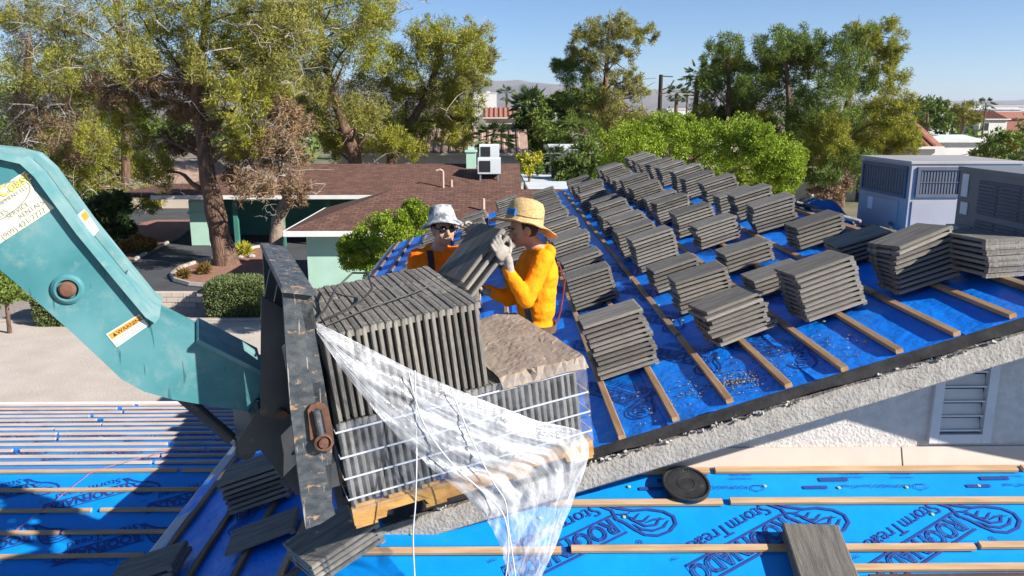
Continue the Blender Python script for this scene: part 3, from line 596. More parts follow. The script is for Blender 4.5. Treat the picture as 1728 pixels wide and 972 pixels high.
print_on(pl2, N2, UP2, Y_, it, house)

# ================================================================== LOW WING beside the house
YL, ZL, PL = 8.69, -4.076, 0.20
XL0, XL1, YLN, YLF = -13.0, XE + 0.44, 4.4, 13.2
def plz(Y): return ZL - PL * abs(Y - YL)
wing = thing('low_wing', 'low wing roof with blue underlayment and close rows of battens below the boom', 'house wing', ((XL0 + XL1) / 2, YL, -H))
mb = MB(); mb.prism([(XL0 + .4, YLN + .4, -H), (XL1, YLN + .4, -H), (XL1, YLF - .4, -H), (XL0 + .4, YLF - .4, -H)], (0, 0, H + plz(YLF) - .06)); mb.build('wall', 'stucco_white', wing)
mb = MB()
slab(mb, [(XL0, YLN, plz(YLN)), (XL1, YLN, plz(YLN)), (XL1, YL, ZL), (XL0, YL, ZL)], 0.09); slab(mb, [(XL0, YL, ZL), (XL1, YL, ZL), (XL1, YLF, plz(YLF)), (XL0, YLF, plz(YLF))], 0.09)
mb.build('roof_deck', 'batten_old', wing)
NL = {s_: Vector((0, s_ * PL, 1)).normalized() for s_ in (-1, 1)}
for ya, yb in ((4.4, 5.9), (5.8, 7.35), (7.25, YL), (9.9, YL), (11.1, 9.85), (12.2, 11.05), (YLF, 12.15)):
    sg = -1 if yb <= YL and ya < YL else 1
    def fn(a, b, ya=ya, yb=yb, sg=sg):
        Y = ya + (yb - ya) * a; X = XL0 + (XL1 - XL0) * b
        return Vector((X, Y, plz(Y))) + NL[sg] * (0.002 + 0.005 * (1 - a) + 0.004 * max(0, fbm((X, Y * 1.5, 3))))
    mb = MB(); mb.grid(fn, 8, 60); mb.build('underlayment_strip', 'blue', wing, smooth=True)
def wing_batten(Y, sg, mat='battenX', BW=BW, BH=BH):
    x = XL0; up = Vector((0, 1, -sg * PL)).normalized()
    while x < XL1 - .05:
        Ln = min(random.uniform(1.9, 2.5), XL1 - .02 - x)
        c = Vector((x + Ln / 2, Y, plz(Y))) + NL[sg] * (BH / 2 + 0.01)
        mb = MB(); mb.bevbox(c, (Ln, BW, BH), 0.004, (Vector((1, random.uniform(-.005, .005), 0)).normalized(), up, NL[sg])); mb.build('batten', mat, wing)
        x += Ln + random.uniform(0.03, 0.12)
for k in range(0, 9): wing_batten(YL - 0.06 - 0.34 * k, -1)
for k in range(0, 13): wing_batten(YL + 0.20 + 0.34 * k, 1, 'batten_sunlit', 0.048, 0.036)
mb = MB(); mb.bevbox(((XL0 + XL1) / 2, YLF + 0.01, plz(YLF) - 0.02), (XL1 - XL0, 0.09, 0.10), 0.005); mb.build('drip_edge', 'whitemetal', wing)
def pll(x, y): return Vector((x, y, plz(y)))
it = []; it2 = []
for i in range(6):
    for k in range(3): it.append((-8.6 + i * 1.12 + (k % 2) * .5, 8.35 - k * 0.76, R(26), 0.95, 'logo'))
    for k in range(4): it2.append((-9.6 + i * 1.2 + (k % 2) * .5, 9.5 + k * 1.05, R(26), 0.9, 'logo'))
    it.append((-8.3 + i * 1.1, 7.22, 0, 1.1, 'small')); it.append((-8.6 + i * 1.1, 7.26, 0, 1, 'fine'))
print_on(pll, NL[-1], UP3, -X_, it, wing); print_on(pll, NL[1], UP3, -X_, it2, wing)
mb = MB()
p = [onp(u, v, NL[-1], Vector((0, YL, ZL + .045))) for u, v in ((0, 915), (85, 850), (150, 800), (205, 780), (262, 764))]
q = [onp(u, v, NL[1], Vector((0, YL, ZL + .045))) for u, v in ((300, 757), (345, 745))]
mb.tube(p[:4] + q, 0.003, 5); tag(mb.build('chalk_line', 'string_red'), 'thin red string line stretched across the low wing roof', 'string')

# ================================================================== ROOF TILES
TL, TW, TP = 0.43, 0.33, 0.038
_cs = [(-.165, .008), (-.165, .025), (-.158, .030), (-.06, .0285), (.06, .0285), (.158, .030), (.165, .025), (.165, .008), (.12, .006), (.115, -.008), (.085, -.008), (.08, .006), (-.08, .006), (-.085, -.008), (-.115, -.008), (-.12, .006)]
def tile_verts():
    vs = []; n = len(_cs)
    for x, dz in ((-TL / 2, 0), (TL / 2 - .012, 0), (TL / 2, -.006)):
        vs += [(x, y, z + (dz if z > .02 else 0)) for y, z in _cs]
    fs = [tuple(range(n - 1, -1, -1)), tuple(2 * n + i for i in range(n))] + [(k * n + i, k * n + (i + 1) % n, (k + 1) * n + (i + 1) % n, (k + 1) * n + i) for k in range(2) for i in range(n)]
    o = len(vs); nx = TL / 2 - .001; q = [(nx - .030, -.0075), (nx, -.0075), (nx, .022), (nx - .030, .022)]
    vs += [(x, y, z) for y in (-.163, .163) for x, z in q]
    fs += [(o + 3, o + 2, o + 1, o), (o + 4, o + 5, o + 6, o + 7)] + [(o + k, o + (k + 1) % 4, o + 4 + (k + 1) % 4, o + 4 + k) for k in range(4)]
    return vs, fs
_tv, _tf = tile_verts()
tile_me = bpy.data.meshes.new('concrete_tile'); tile_me.from_pydata(_tv, [], _tf); tile_me.materials.append(M['tile'])
_b = bmesh.new(); _b.from_mesh(tile_me); bmesh.ops.recalc_face_normals(_b, faces=_b.faces); _b.to_mesh(tile_me); _b.free()
def tile_obj(mat, label, group):
    o = bpy.data.objects.new('concrete_tile', tile_me); C.objects.link(o); o.matrix_world = mat
    return tag(o, label, 'roof tile', group)
far_tiles = MB()
def tile_stuff(mat): far_tiles.add([mat @ Vector(v) for v in _tv], _tf)
def frame(o, ax, ay, az): 
    return Matrix(((ax.x, ay.x, az.x, o.x), (ax.y, ay.y, az.y, o.y), (ax.z, ay.z, az.z, o.z), (0, 0, 0, 1)))
def stack(base, ax, n_, count, desc, group, yaw=0.0, slide=0.012, fan=0.03, indiv=True, fans=None):
    """tiles piled on point base; ax = tile length direction, n_ = roof normal"""
    drift = 0.0; side = 0.0; tw = yaw; slide *= random.choice((.5, .8, 1.1, 1.4)); fan *= random.choice((.5, .8, 1.3))
    for k in range(count):
        drift += random.gauss(0, slide); side += random.gauss(0, slide * 0.6); drift *= 0.9; side *= 0.9
        a = yaw + random.gauss(0, fan) + (fans[k] if fans and k < len(fans) else 0)
        ay0 = n_.cross(ax); x = (ax * math.cos(a) + ay0 * math.sin(a)).normalized(); y = n_.cross(x)
        tl = random.gauss(0, 0.004); z = (n_ + x * tl).normalized(); x = y.cross(z)
        m = frame(base + n_ * (0.008 + TP * 1.02 * k) + x * drift + y * side, x * 1.08, y * 1.04, z)
        if indiv: tile_obj(m, f'{ORD[count - 1 - k]} tile from top of the {desc}', group)
        else: tile_stuff(m)
def roofpt(X, Y, h=0.043): return Vector((X, Y, p2z(X))) + N2 * h
cols = {'ridge': (3.17, [(5.67, 10), (6.72, 5), (7.62, 6), (8.75, 8), (9.7, 7), (10.3, 6), (11.2, 8), (12.2, 7), (13.1, 8), (14.1, 7), (15.0, 8), (15.9, 7), (16.8, 8), (17.7, 7)]),
        'second': (2.47, [(5.68, 10), (6.62, 4), (7.63, 5), (8.75, 7), (9.7, 6), (10.8, 8), (11.7, 7), (12.7, 7), (13.7, 8), (14.6, 7), (15.6, 7), (16.6, 8), (17.5, 7)]),
        'third': (1.80, [(5.76, 8), (6.70, 8), (7.66, 6), (8.62, 8), (9.55, 7), (10.4, 8), (11.3, 7), (12.2, 8), (13.1, 7), (14.1, 7), (15.0, 8), (16.0, 7), (16.9, 8)]),
        'fourth': (1.02, [(5.80, 12), (7.92, 9), (8.85, 8), (9.75, 9), (10.7, 8), (11.6, 8), (12.5, 9), (13.4, 8), (14.4, 8), (15.4, 8), (16.4, 8)]),
        'fifth': (0.30, [(10.4, 7), (11.3, 8), (12.2, 7), (13.1, 8), (14.1, 7), (15.0, 8), (16.0, 7), (17.0, 7)]),
        'sixth': (-0.42, [(9.4, 6), (10.4, 7), (11.4, 7), (12.4, 7), (13.4, 7), (14.4, 7), (15.4, 7), (16.5, 7)]),
        'seventh': (-1.15, [(9.0, 8), (9.9, 8), (10.8, 8), (11.8, 8), (12.8, 8), (13.8, 7), (14.8, 7), (15.8, 7), (16.8, 7)])}
nm = {'ridge': 'ridge column', 'second': 'column next to ridge column', 'third': 'third column from ridge', 'fourth': 'column nearest the workers'}
count_ind = 0
allst = []
for cn, (xc, lst) in cols.items():
    for i, (yy, n) in enumerate(lst): allst.append((yy + random.uniform(-.06, .06) * (i > 0), cn, xc, i, n + (random.choice((1, 1, 2, 0)) if yy > 8 else 0)))
allst.sort()
for yy, cn, xc, i, n in allst:
    ind = cn in nm and count_ind + n <= 165
    if ind: count_ind += n
    d = f'{ORD[i]} stack back, {nm[cn]}' if cn in nm else ''
    yw = R(random.gauss(2, 2)); fans = None; xo = random.gauss(0, 0.02)
    if cn == 'ridge' and i == 0: yw = R(9); fans = [R(-8), R(-8), R(-6), R(-6), R(-4), R(-4), R(-2), 0, R(6), R(6)]
    if cn == 'third' and i == 0: yw = R(8); fans = [R(4), R(2), R(-3), R(-5), R(-2), R(2), R(4), R(5)]
    if cn == 'second' and i == 0: yw = R(7)
    if cn == 'fourth' and i == 0: yw = R(2)
    stack(roofpt(xc + xo, yy + 0.165 if not (cn == 'fourth' and i == 0) else yy + .15), UP2, N2, n, d, 'roof tiles stacked along the battens', yw, 0.012 if i else 0.016, 0.018, ind, fans)
# a stack turned sideways at the ridge by the air conditioner, and loose tiles along the ridge
stack(roofpt(3.50, 5.62, 0.06), (Y_ * -0.97 + X_ * 0.25).normalized(), Z_, 7, 'crosswise stack on the ridge by the air conditioner', 'roof tiles stacked along the battens', 0, 0.01, 0.02)
for y in (6.6, 7.5, 8.6, 9.6): tile_stuff(frame(Vector((XR + 0.12, y, ZR + 0.05)), Vector((0.9, 0.3, -0.25)).normalized(), Vector((-0.3, 0.95, 0)).normalized(), Vector((0.9, 0.3, -0.25)).normalized().cross(Vector((-0.3, 0.95, 0)).normalized())))
# stacks under and beside the fork carriage
def p2hit(u, v): return onp(u, v, N2, Vector((0, 0, -2.319)))
def p3hit(u, v): return onp(u, v, N3, Vector((0, 0, -4.094)))
bp = p2hit(452, 846); stack(bp + N2 * 0.043, UP2, N2, 7, 'shaded stack below the fork carriage', 'roof tiles stacked along the battens', R(4), 0.012, 0.03)
bp = p2hit(262, 975); stack(bp + N2 * 0.043, UP2, N2, 2, 'shaded pile at the eave metal', 'roof tiles stacked along the battens', R(4), 0.012, 0.03)
bp = p2hit(470, 905); stack(bp + N2 * 0.043 + UP2 * -0.1, UP2, N2, 1, 'single layer below the shaded stack', 'roof tiles stacked along the battens', R(10))
hipd = (Vector((-0.787, YR, p2z(-0.787))) - Vector((XE, YE, ZE))).normalized(); hn = (N2 + N3).normalized()
bp = (p2hit(575, 945) + p3hit(575, 945)) / 2 + hn * 0.06
stack(bp, (hipd - hn * hipd.dot(hn)).normalized(), hn, 4, 'pile lying over the hip under the pallet', 'roof tiles stacked along the battens', R(-3), 0.01, 0.02)
bp = p3hit(1383, 962) + N3 * 0.012
stack(bp, -UP3, N3, 3, 'short pile on the blue slope below the bucket lid', 'roof tiles stacked along the battens', R(-3), 0.006, 0.01)

# ================================================================== PALLET LOAD
O = atY(600, 893, 3.60); _e = atY(1003, 772, 4.05)
lx = (_e - O).normalized(); ly = Vector((-lx.y, lx.x, 0)).normalized(); lz = lx.cross(ly)
LEN = (_e - O).length; DEP = 1.02; PH = 0.125
def LP(x, y, z): return O + lx * x + ly * y + lz * z
AX = (lx, ly, lz)
pal = thing('pallet', 'tilted wooden pallet carried on the forks under the tile load', 'pallet', LP(LEN / 2, DEP / 2, 0))
for i, yy in enumerate((0.02, DEP / 2, DEP - 0.02)):
    pr = [(0, 0.018), (0.16, 0.018), (0.17, 0.05), (0.36, 0.05), (0.38, 0.018), (LEN - .38, 0.018), (LEN - .36, 0.05), (LEN - .17, 0.05), (LEN - .16, 0.018), (LEN, 0.018), (LEN, 0.105), (0, 0.105)]
    mb = MB(); mb.prism([LP(x, yy - 0.02, z) for x, z in pr], ly * 0.04); mb.build('stringer', 'palletwood', pal)
for i in range(8):
    x = 0.07 + (LEN - .14) * i / 7; mb = MB(); mb.box(LP(x, DEP / 2, 0.115), (0.10 + random.uniform(-.01, .01), DEP - random.uniform(0, .02), 0.018), AX); mb.build('deck_board', 'palletwood', pal)
for x in (0.06, 0.42, LEN - .42, LEN - 0.06):
    mb = MB(); mb.box(LP(x, DEP / 2, 0.008), (0.11, DEP - .005, 0.018), AX); mb.build('base_board', 'palletwood', pal)
TPX = 0.0372
def pal_tile(col, row, lay, label=None):
    x = 0.012 + TPX * col + random.gauss(0, 0.0012); y = 0.165 + 0.336 * row + random.gauss(0, 0.004) + 0.004; z = PH + TL / 2 + lay * (TL + 0.012) + 0.001 + random.uniform(0, 0.006)
    lean = random.gauss(0.0, 0.004); ax = (lz + lx * lean).normalized(); az = -(lx - lz * lean).normalized(); ay = az.cross(ax)
    m = frame(LP(x + 0.03, y, z), ax, ay, az)
    if label: tile_obj(m, label, 'roof tiles standing on the pallet')
    else: tile_stuff(m)
NLOW = int((LEN - 0.02) / TPX); NUP = 21
rows_ = ['front', 'middle', 'back']
for r_ in range(3):
    for c_ in range(NLOW): pal_tile(c_, r_, 0, f'{ORD[c_]} upright tile from the forks, wrapped lower front row on pallet' if r_ == 0 else None)
    for c_ in range(NUP): pal_tile(c_, r_, 1, f'{ORD[c_]} upright tile from the forks, {rows_[r_]} row of upper layer')
tag(far_tiles.build('concrete_tiles', 'tile', fix=False), 'grey roof tiles in the distant stacks and inside the pallet load', 'roof tiles', kind='stuff')
# white strapping bands on the lower layer
for i, fz in enumerate((0.10, 0.36, 0.62, 0.93)):
    z = PH + TL * fz; mb = MB(); e = 0.006; x0, x1, y0, y1 = -.004, TPX * NLOW + .045, -.004, DEP + .01
    mb.box(LP((x0 + x1) / 2, y0 - e, z), (x1 - x0 + .01, 0.003, 0.009), AX); mb.box(LP((x0 + x1) / 2, y1 + e, z), (x1 - x0 + .01, 0.003, 0.009), AX)
    mb.box(LP(x1 + e, (y0 + y1) / 2, z), (0.003, y1 - y0 + 2 * e - .004, 0.009), AX); mb.box(LP(x0 - e, (y0 + y1) / 2, z), (0.003, y1 - y0 + 2 * e - .004, 0.009), AX)
    tag(mb.build('strapping_band', 'strap_white'), f'{["lowest", "second", "third", "topmost"][i]} white strapping band round the lower layer of tiles', 'strap', 'white bands round the pallet load')
# kraft paper over the open half of the lower layer
mb = MB(); zt = PH + TL + 0.018
def fpap(a, b):
    x = TPX * NUP + 0.06 + (TPX * (NLOW - NUP) - 0.0) * a; y = -0.03 + (DEP + .04) * b
    d = min(b / 0.05, 1.0); z = zt + 0.010 * (1 + fbm((x * 3, y * 1.8, 1))) + 0.010 * abs(mnoise.noise(Vector((x * 7 + y * 4, y * 5 - x * 3, 2)))) + 0.0035 * rng.random() - (1 - d) * 0.05; x += rng.normal(0, .006) * (0 < a < 1); y += rng.normal(0, .009) * (0 < b < 1)
    return LP(x, y, z)
mb.grid(fpap, 22, 42); tag(mb.build('kraft_paper', 'paper', smooth=False), 'crumpled brown paper sheet on top of the lower tile layer', 'paper')
# black steel strap loop on the load
mb = MB()
zt2 = PH + 2 * TL + 0.03
pts = [LP(0.02, 0.25, zt2), LP(0.10, 0.42, zt2 + .01), LP(0.18, 0.60, zt2 + .05), LP(0.30, 0.70, zt2 + .10), LP(0.37, 0.62, zt2 + .10), LP(0.36, 0.50, zt2 + .04), LP(0.28, 0.40, zt2 + .012), LP(0.15, 0.30, zt2), LP(0.05, 0.22, zt2)]
mb.tube(pts, 0.006, 5); tag(mb.build('strap_loop', 'strap_black'), 'black cut strap looping over the top of the tile load', 'strap')
mb = MB(); mb.tube([LP(0.04, 0.12, zt2 + .0), LP(0.3, 0.26, zt2 + .006), LP(0.55, 0.36, zt2 + .008), LP(0.66, 0.40, zt2 + .02)], 0.004, 5)
tag(mb.build('flat_strap', 'strap_black'), 'thin black strap lying across the top of the tile load', 'strap')
# tight film on the lower layer
def uv_grid(o, nu, nv):
    me = o.data; uvl = me.uv_layers.new(name='UV'); 
    for l in me.loops:
        i, j = divmod(l.vertex_index, nv + 1); uvl.data[l.index].uv = (i / nu, j / nv)
mb = MB(); xe = TPX * NLOW + .055
def ft(a, b):
    s_ = a * (xe + 0.5)
    x, y = (s_, -0.016) if s_ < xe else (xe + .012, s_ - xe)
    return LP(x, y - 0.006 * max(0, mnoise.noise(Vector((s_ * 7, b * 3, 1)))), PH - 0.03 + (TL + 0.045) * b)
mb.grid(ft, 60, 12); o = mb.build('tight_film', 'film_tight', smooth=True, fix=False); uv_grid(o, 60, 12)
tag(o, 'clear stretch film wrapped tight round the lower tile layer', 'plastic film')
# loose film peeled off and hanging in front of the load
NA, NB = 90, 60
A = [(531, 541, -.03), (600, 575, -.04), (700, 625, -.05), (800, 668, -.05), (900, 706, -.05), (975, 722, -.06), (990, 745, -.08), (985, 785, -.10), (965, 840, -.12), (940, 900, -.13), (915, 960, -.14), (900, 1000, -.14)]
B = [(534, 560, -.03), (575, 620, -.06), (625, 685, -.10), (680, 745, -.13), (735, 795, -.14), (785, 835, -.15), (815, 868, -.16), (832, 895, -.17), (842, 920, -.17), (850, 945, -.17), (856, 975, -.17), (862, 1010, -.17)]
def onload(u, v, off): return onp(u, v, ly, O + ly * off)
def lerpc(Cv, s_):
    t = s_ * (len(Cv) - 1); i = min(int(t), len(Cv) - 2); t -= i
    p0, p1 = onload(*Cv[i]), onload(*Cv[i + 1]); return p0.lerp(p1, t)
_ca = [lerpc(A, i / NA) for i in range(NA + 1)]; _cb = [lerpc(B, i / NA) for i in range(NA + 1)]
mb = MB()
def ff(a, b):
    i = int(round(a * NA)); p = _ca[i].lerp(_cb[i], b); bulge = math.sin(math.pi * b) * 0.06 * min(1, a * 3)
    wd_ = (_ca[i] - _cb[i]).length; wr = 0.022 * mnoise.noise(Vector((b * wd_ * 16, a * 2.6, 0.5))) + 0.008 * mnoise.noise(Vector((b * wd_ * 42, a * 7, 3.5))) + 0.030 * fbm((a * 9, b * wd_ * 14, 9)) * (1.0 if a > 0.45 else 0.35)
    return p - ly * (bulge + wr * min(1, a * 4 + 0.15) + 0.02)
mb.grid(ff, NA, NB); o = mb.build('loose_film', 'film', smooth=True, fix=False); uv_grid(o, NA, NB)
tag(o, 'torn clear plastic film hanging crumpled down from the tile load', 'plastic film')
# white cords hanging from the load
def cord(pts, label):
    P = [onload(*p) for p in pts]; Q = []
    for i in range(len(P) - 1):
        p0, p1, p2, p3 = P[max(i - 1, 0)], P[i], P[i + 1], P[min(i + 2, len(P) - 1)]
        for k in range(6):
            t = k / 6; Q.append(0.5 * ((2 * p1) + (p2 - p0) * t + (2 * p0 - 5 * p1 + 4 * p2 - p3) * t * t + (3 * p1 - p0 - 3 * p2 + p3) * t ** 3))
    Q.append(P[-1]); mb = MB(); mb.tube(Q, 0.004, 6); tag(mb.build('white_cord', 'strap_white', smooth=True), label, 'cord', 'white cords hanging from the load')
cord([(700, 625, -.11), (702, 700, -.14), (703, 780, -.16), (701, 850, -.18), (697, 910, -.18), (702, 1010, -.18)], 'leftmost white cord hanging straight down past the pallet')
cord([(690, 630, -.12), (715, 715, -.18), (765, 785, -.22), (815, 830, -.24), (850, 870, -.26), (858, 930, -.26), (848, 1010, -.26)], 'longer white cord curving across the loose film')
cord([(760, 655, -.12), (795, 740, -.20), (830, 810, -.24), (852, 845, -.26), (858, 890, -.26), (868, 960, -.26), (874, 1010, -.26)], 'white cord on the right side of the loose film')

# ================================================================== TELEHANDLER BOOM AND FORK CARRIAGE
tele = thing('telehandler', 'teal telehandler boom with scratched black fork carriage holding the pallet', 'telehandler', LP(-0.6, 0.5, -0.2))
def pl(u, v, y): return onp(u, v, ly, O + ly * y)
YB, WB = 0.36, 0.40
top = [(-160, 250), (-60, 262), (0, 268), (36, 276), (60, 298), (130, 393), (200, 478), (246, 533), (262, 543), (330, 577), (440, 632), (475, 650)]
bot = [(475, 702), (440, 697), (360, 686), (290, 674), (243, 661), (205, 640), (120, 560), (40, 489), (0, 455), (-60, 420), (-160, 370)]
tp = [pl(u, v, YB) for u, v in top]; bt = [pl(u, v, YB) for u, v in bot]
mb = MB()
def _nn(pts, i):
    d = (pts[min(i + 1, len(pts) - 1)] - pts[max(i - 1, 0)]).normalized(); q = ly.cross(d); return -q if q.z < 0 else q
low = [p - _nn(tp, i) * (0.10 if i < 8 else 0.0) for i, p in enumerate(tp)]
mb.prism(tp + bt, ly * 0.03); mb.prism([p + ly * (WB - 0.03) for p in tp + bt], ly * 0.03); mb.prism([p + ly * 0.031 for p in low + bt], ly * (WB - 0.062)); boom = mb.build('boom', 'teal', tele)
def flange(y0, y1, raise_, t, i0=0, i1=None, name='boom_flange', mat='teal_top'):
    pts = tp[i0:i1]; n = len(pts); L = []
    for i, p in enumerate(pts):
        d = (pts[min(i + 1, n - 1)] - pts[max(i - 1, 0)]).normalized(); nn = ly.cross(d) * -1
        if nn.z < 0: nn = -nn
        L.append((p, nn))
    mb = MB(); vs = []
    for p, nn in L:
        for yy, hh in ((y0, raise_), (y1, raise_), (y1, raise_ + t), (y0, raise_ + t)): vs.append(p + ly * yy + nn * hh)
    fs = [(i * 4 + k, i * 4 + (k + 1) % 4, (i + 1) * 4 + (k + 1) % 4, (i + 1) * 4 + k) for i in range(n - 1) for k in range(4)] + [(0, 1, 2, 3), tuple(4 * (n - 1) + k for k in (3, 2, 1, 0))]
    mb.add(vs, fs); return mb.build(name, mat, boom)
flange(-0.035, 0.10, 0.001, 0.03, 0, 9); flange(0.29, WB + .03, 0.001, 0.03, 0, 9); flange(-0.02, WB + 0.02, 0.002, 0.02, 9, 11)
flange(0.112, 0.258, -0.02, 0.050, 6, 9); 
# pin boss
c = pl(115, 487, YB); mb = MB(); mb.lathe([(0.0001, 0.006), (0.068, 0.006), (0.068, -0.012), (0.055, -0.022), (0.045, -0.022), (0.043, -0.004), (0.0001, -0.004)], c, ly, 32, cap=False); mb.build('pin_boss', 'teal', boom, smooth=False)
mb = MB(); mb.lathe([(0.0001, 0.0), (0.036, 0.0), (0.036, -0.03), (0.028, -0.038), (0.0001, -0.040)], c, ly, 24, cap=False); mb.build('pin', 'rust', boom)
# decals
def decal_poly(px, y, mat, name, parent=boom, t=0.0015):
    mb = MB(); mb.prism([pl(u, v, y) for u, v in px], ly * t); return mb.build(name, mat, parent)
d1 = decal_poly([(-120, 386), (-60, 355), (0, 320), (20, 303), (43, 288), (47, 296), (58, 322), (72, 334), (92, 351), (60, 372), (0, 411), (-60, 448), (-120, 482)], YB - 0.004, 'sticker_cream', 'dealer_decal')
tx = (pl(92, 351, YB) - pl(0, 411, YB)).normalized(); ty = (ly.cross(tx)); ty = -ty if ty.z < 0 else ty
def dtext(txt, uv, size, mat, align='LEFT', y=YB - 0.0062, shear=0.0, outline=0, par=d1, tx=tx, ty=ty):
    mb = MB(); put_text(mb, txt, size, pl(*uv, y), tx, ty, -ly, outline, align, shear); mb.build('lettering', mat, par, fix=False)
dtext('(909) 421-7777', (80, 357), 0.034, 'ink_grey', 'RIGHT')
dtext('·RENTALS', (76, 343), 0.029, 'ink_grey', 'RIGHT'); dtext('·SERVICE', (51, 346), 0.029, 'ink_grey', 'RIGHT'); dtext('SALES', (15, 358), 0.029, 'ink_grey', 'RIGHT')
dtext('EQUIPMENT LLC', (50, 316), 0.024, 'ink_grey', 'RIGHT')
dtext('Coast', (53, 302), 0.060, 'ink_grey', 'RIGHT', YB - 0.0058, 0.2, 0.05); dtext('Coast', (53, 302), 0.060, 'ink_yellow', 'RIGHT', YB - 0.0068, 0.2)
mb = MB(); oc = pl(-6, 345, YB - .006)
ribbon(mb, [(0.155 * math.cos(t * .2094), 0.060 * math.sin(t * .2094)) for t in range(30)], 0.004, oc, tx, ty, -ly, True); mb.build('oval_outline', 'ink_grey', d1, fix=False)
d2 = decal_poly([(179, 564), (235, 530), (251, 549), (197, 586)], YB - 0.003, 'sticker_white', 'warning_decal')
w0, w1, w2, w3 = [pl(u, v, YB - .005) for u, v in ((179, 564), (235, 530), (251, 549), (197, 586))]
wx = (w1 - w0).normalized(); wy = ly.cross(wx); wy = -wy if wy.z < 0 else wy
mb = MB(); q = [w0.lerp(w3, .08).lerp(w1.lerp(w2, .08), .04), w0.lerp(w3, .08).lerp(w1.lerp(w2, .08), .96), w0.lerp(w3, .46).lerp(w1.lerp(w2, .46), .96), w0.lerp(w3, .46).lerp(w1.lerp(w2, .46), .04)]
mb.add(q, [(0, 1, 2, 3)]); mb.build('orange_panel', 'sticker_orange', d2, fix=False)
mb = MB(); sz = (w1 - w0).length; o_ = q[3].lerp(q[0], 0.18).lerp(q[2], 0.22)
put_text(mb, 'WARNING', sz * 0.165, o_ - ly * .0015, wx, wy, -ly); t0 = q[3].lerp(q[0], .2).lerp(q[2], .08) - ly * .0015
mb.add([t0, t0 + wx * sz * .11, t0 + wx * sz * .055 + wy * sz * .11], [(0, 1, 2)])
for i in range(4):
    a0 = w0.lerp(w3, .58 + .1 * i); a1 = w1.lerp(w2, .58 + .1 * i)
    for f0, f1 in ((.22, .5), (.54, .68 + .05 * (i % 2)), (.75, .9)): ribbon(mb, [(0, 0), ((f1 - f0) * sz, 0)], 0.0022, a0.lerp(a1, f0) - ly * .001, wx, wy, -ly)
mb.build('lettering', 'ink_black', d2, fix=False)
# small label on the flange
sd = (tp[5] - tp[4]).normalized(); sn = ly.cross(sd); sn = -sn if sn.z < 0 else sn
c = tp[4].lerp(tp[5], 0.98) + ly * 0.195 + sn * 0.034; mb = MB(); mb.box(c, (0.115, 0.21, 0.004), (sd, ly, sn)); fl = mb.build('flange_label', 'sticker_white', boom)
mb = MB(); mb.box(c - sd * 0.032 + sn * 0.003, (0.034, 0.17, 0.002), (sd, ly, sn)); mb.build('orange_panel', 'sticker_orange', fl)
# hydraulic cylinder under the boom
mb = MB(); p0, p1 = pl(300, 662, YB + .2), pl(392, 742, YB + .2); mb.tube([p0, p0.lerp(p1, .98)], 0.033, 14); cyl = mb.build('tilt_cylinder', 'steel_black', tele)
mb = MB(); mb.tube([p0.lerp(p1, .9), pl(412, 760, YB + .2)], 0.02, 12); mb.build('rod', 'chrome', cyl)
mb = MB(); mb.lathe([(0.0001, -.03), (0.052, -.03), (0.052, .03), (0.0001, .03)], pl(414, 757, YB + .17), ly, 20, cap=False)
for k in range(3): mb.lathe([(0.0001, -.036), (0.011, -.036), (0.011, -.03)], pl(414, 757, YB + .17) + (lx * math.cos(k * 2.1) + lz * math.sin(k * 2.1)) * .033, ly, 8, cap=False)
mb.build('pivot_lug', 'steel_black', cyl)
# fork carriage
near = [(477, 492), (526, 498), (531, 560), (546, 640), (556, 700), (561, 735), (559, 800), (560, 845), (566, 868), (541, 884), (516, 893), (508, 840), (498, 760), (490, 690), (483, 600)]
mb = MB(); mb.prism([pl(u, v, -0.07) for u, v in near], ly * 0.045); car = mb.build('fork_carriage', 'steel_scratched', tele)
far = [p + ly * 1.16 for p in [pl(u, v, -0.07) for u, v in near]]
mb = MB(); mb.prism(far, ly * 0.045); mb.build('far_side_plate', 'steel_black', car)
# top rail from near to far plate
n0, n1 = pl(476, 491, -0.07), pl(527, 497, -0.07); cx = (n0 + n1) / 2; wv = (n1 - n0); rd = wv.normalized(); ru = ly.cross(rd); ru = -ru if ru.z < 0 else ru
mb = MB(); mb.bevbox(cx + ly * 0.60 + ru * 0.012, (1.26, wv.length + .015, 0.024), 0.004, (ly, rd, ru)); mb.build('top_rail', 'steel_scratched', car)
# rear lattice: gussets and cross plates
def bl(u, v, y): return pl(u, v, y)
mb = MB(); a = n0 + lx * 0.005 - lz * 0.05
for y0, y1, z0, z1 in ((0.0, 1.1, -0.20, -0.05), (0.0, 1.1, -0.62, -0.45), (0.0, 1.1, -0.98, -0.86)):
    mb.box(n0 + ly * (y0 + y1) / 2 + lz * (z0 + z1) / 2 + lx * (0.10 + z0 * 0.04), (0.05, y1 - y0, z1 - z0), AX)
mb.build('cross_bar', 'steel_black', car)
for yy in (0.30, 0.72):
    mb = MB(); mb.prism([n0 + ly * yy + lx * x + lz * z for x, z in ((0.0, -0.04), (0.10, -0.04), (0.10, -0.80), (-0.04, -0.80), (-0.10, -0.60), (-0.10, -0.30))], ly * 0.04); mb.build('gusset', 'steel_black', car)
mb = MB(); mb.prism([pl(u, v, 0.12) for u, v in ((441, 500), (478, 520), (492, 690), (470, 707), (440, 700))], ly * 0.03); mb.build('quick_hitch_plate', 'steel_black', car)
mb = MB(); mb.prism([pl(u, v, 0.20) for u, v in ((436, 690), (500, 700), (520, 830), (500, 836), (440, 760), (405, 770), (400, 748))], ly * 0.5); mb.build('lower_bracket', 'steel_black', car)
c = pl(476, 697, 0.11); mb = MB(); mb.lathe([(0.0001, -.03), (0.022, -.03), (0.026, .02)], c, ly, 14, cap=False); mb.build('bolt', 'rust', car)
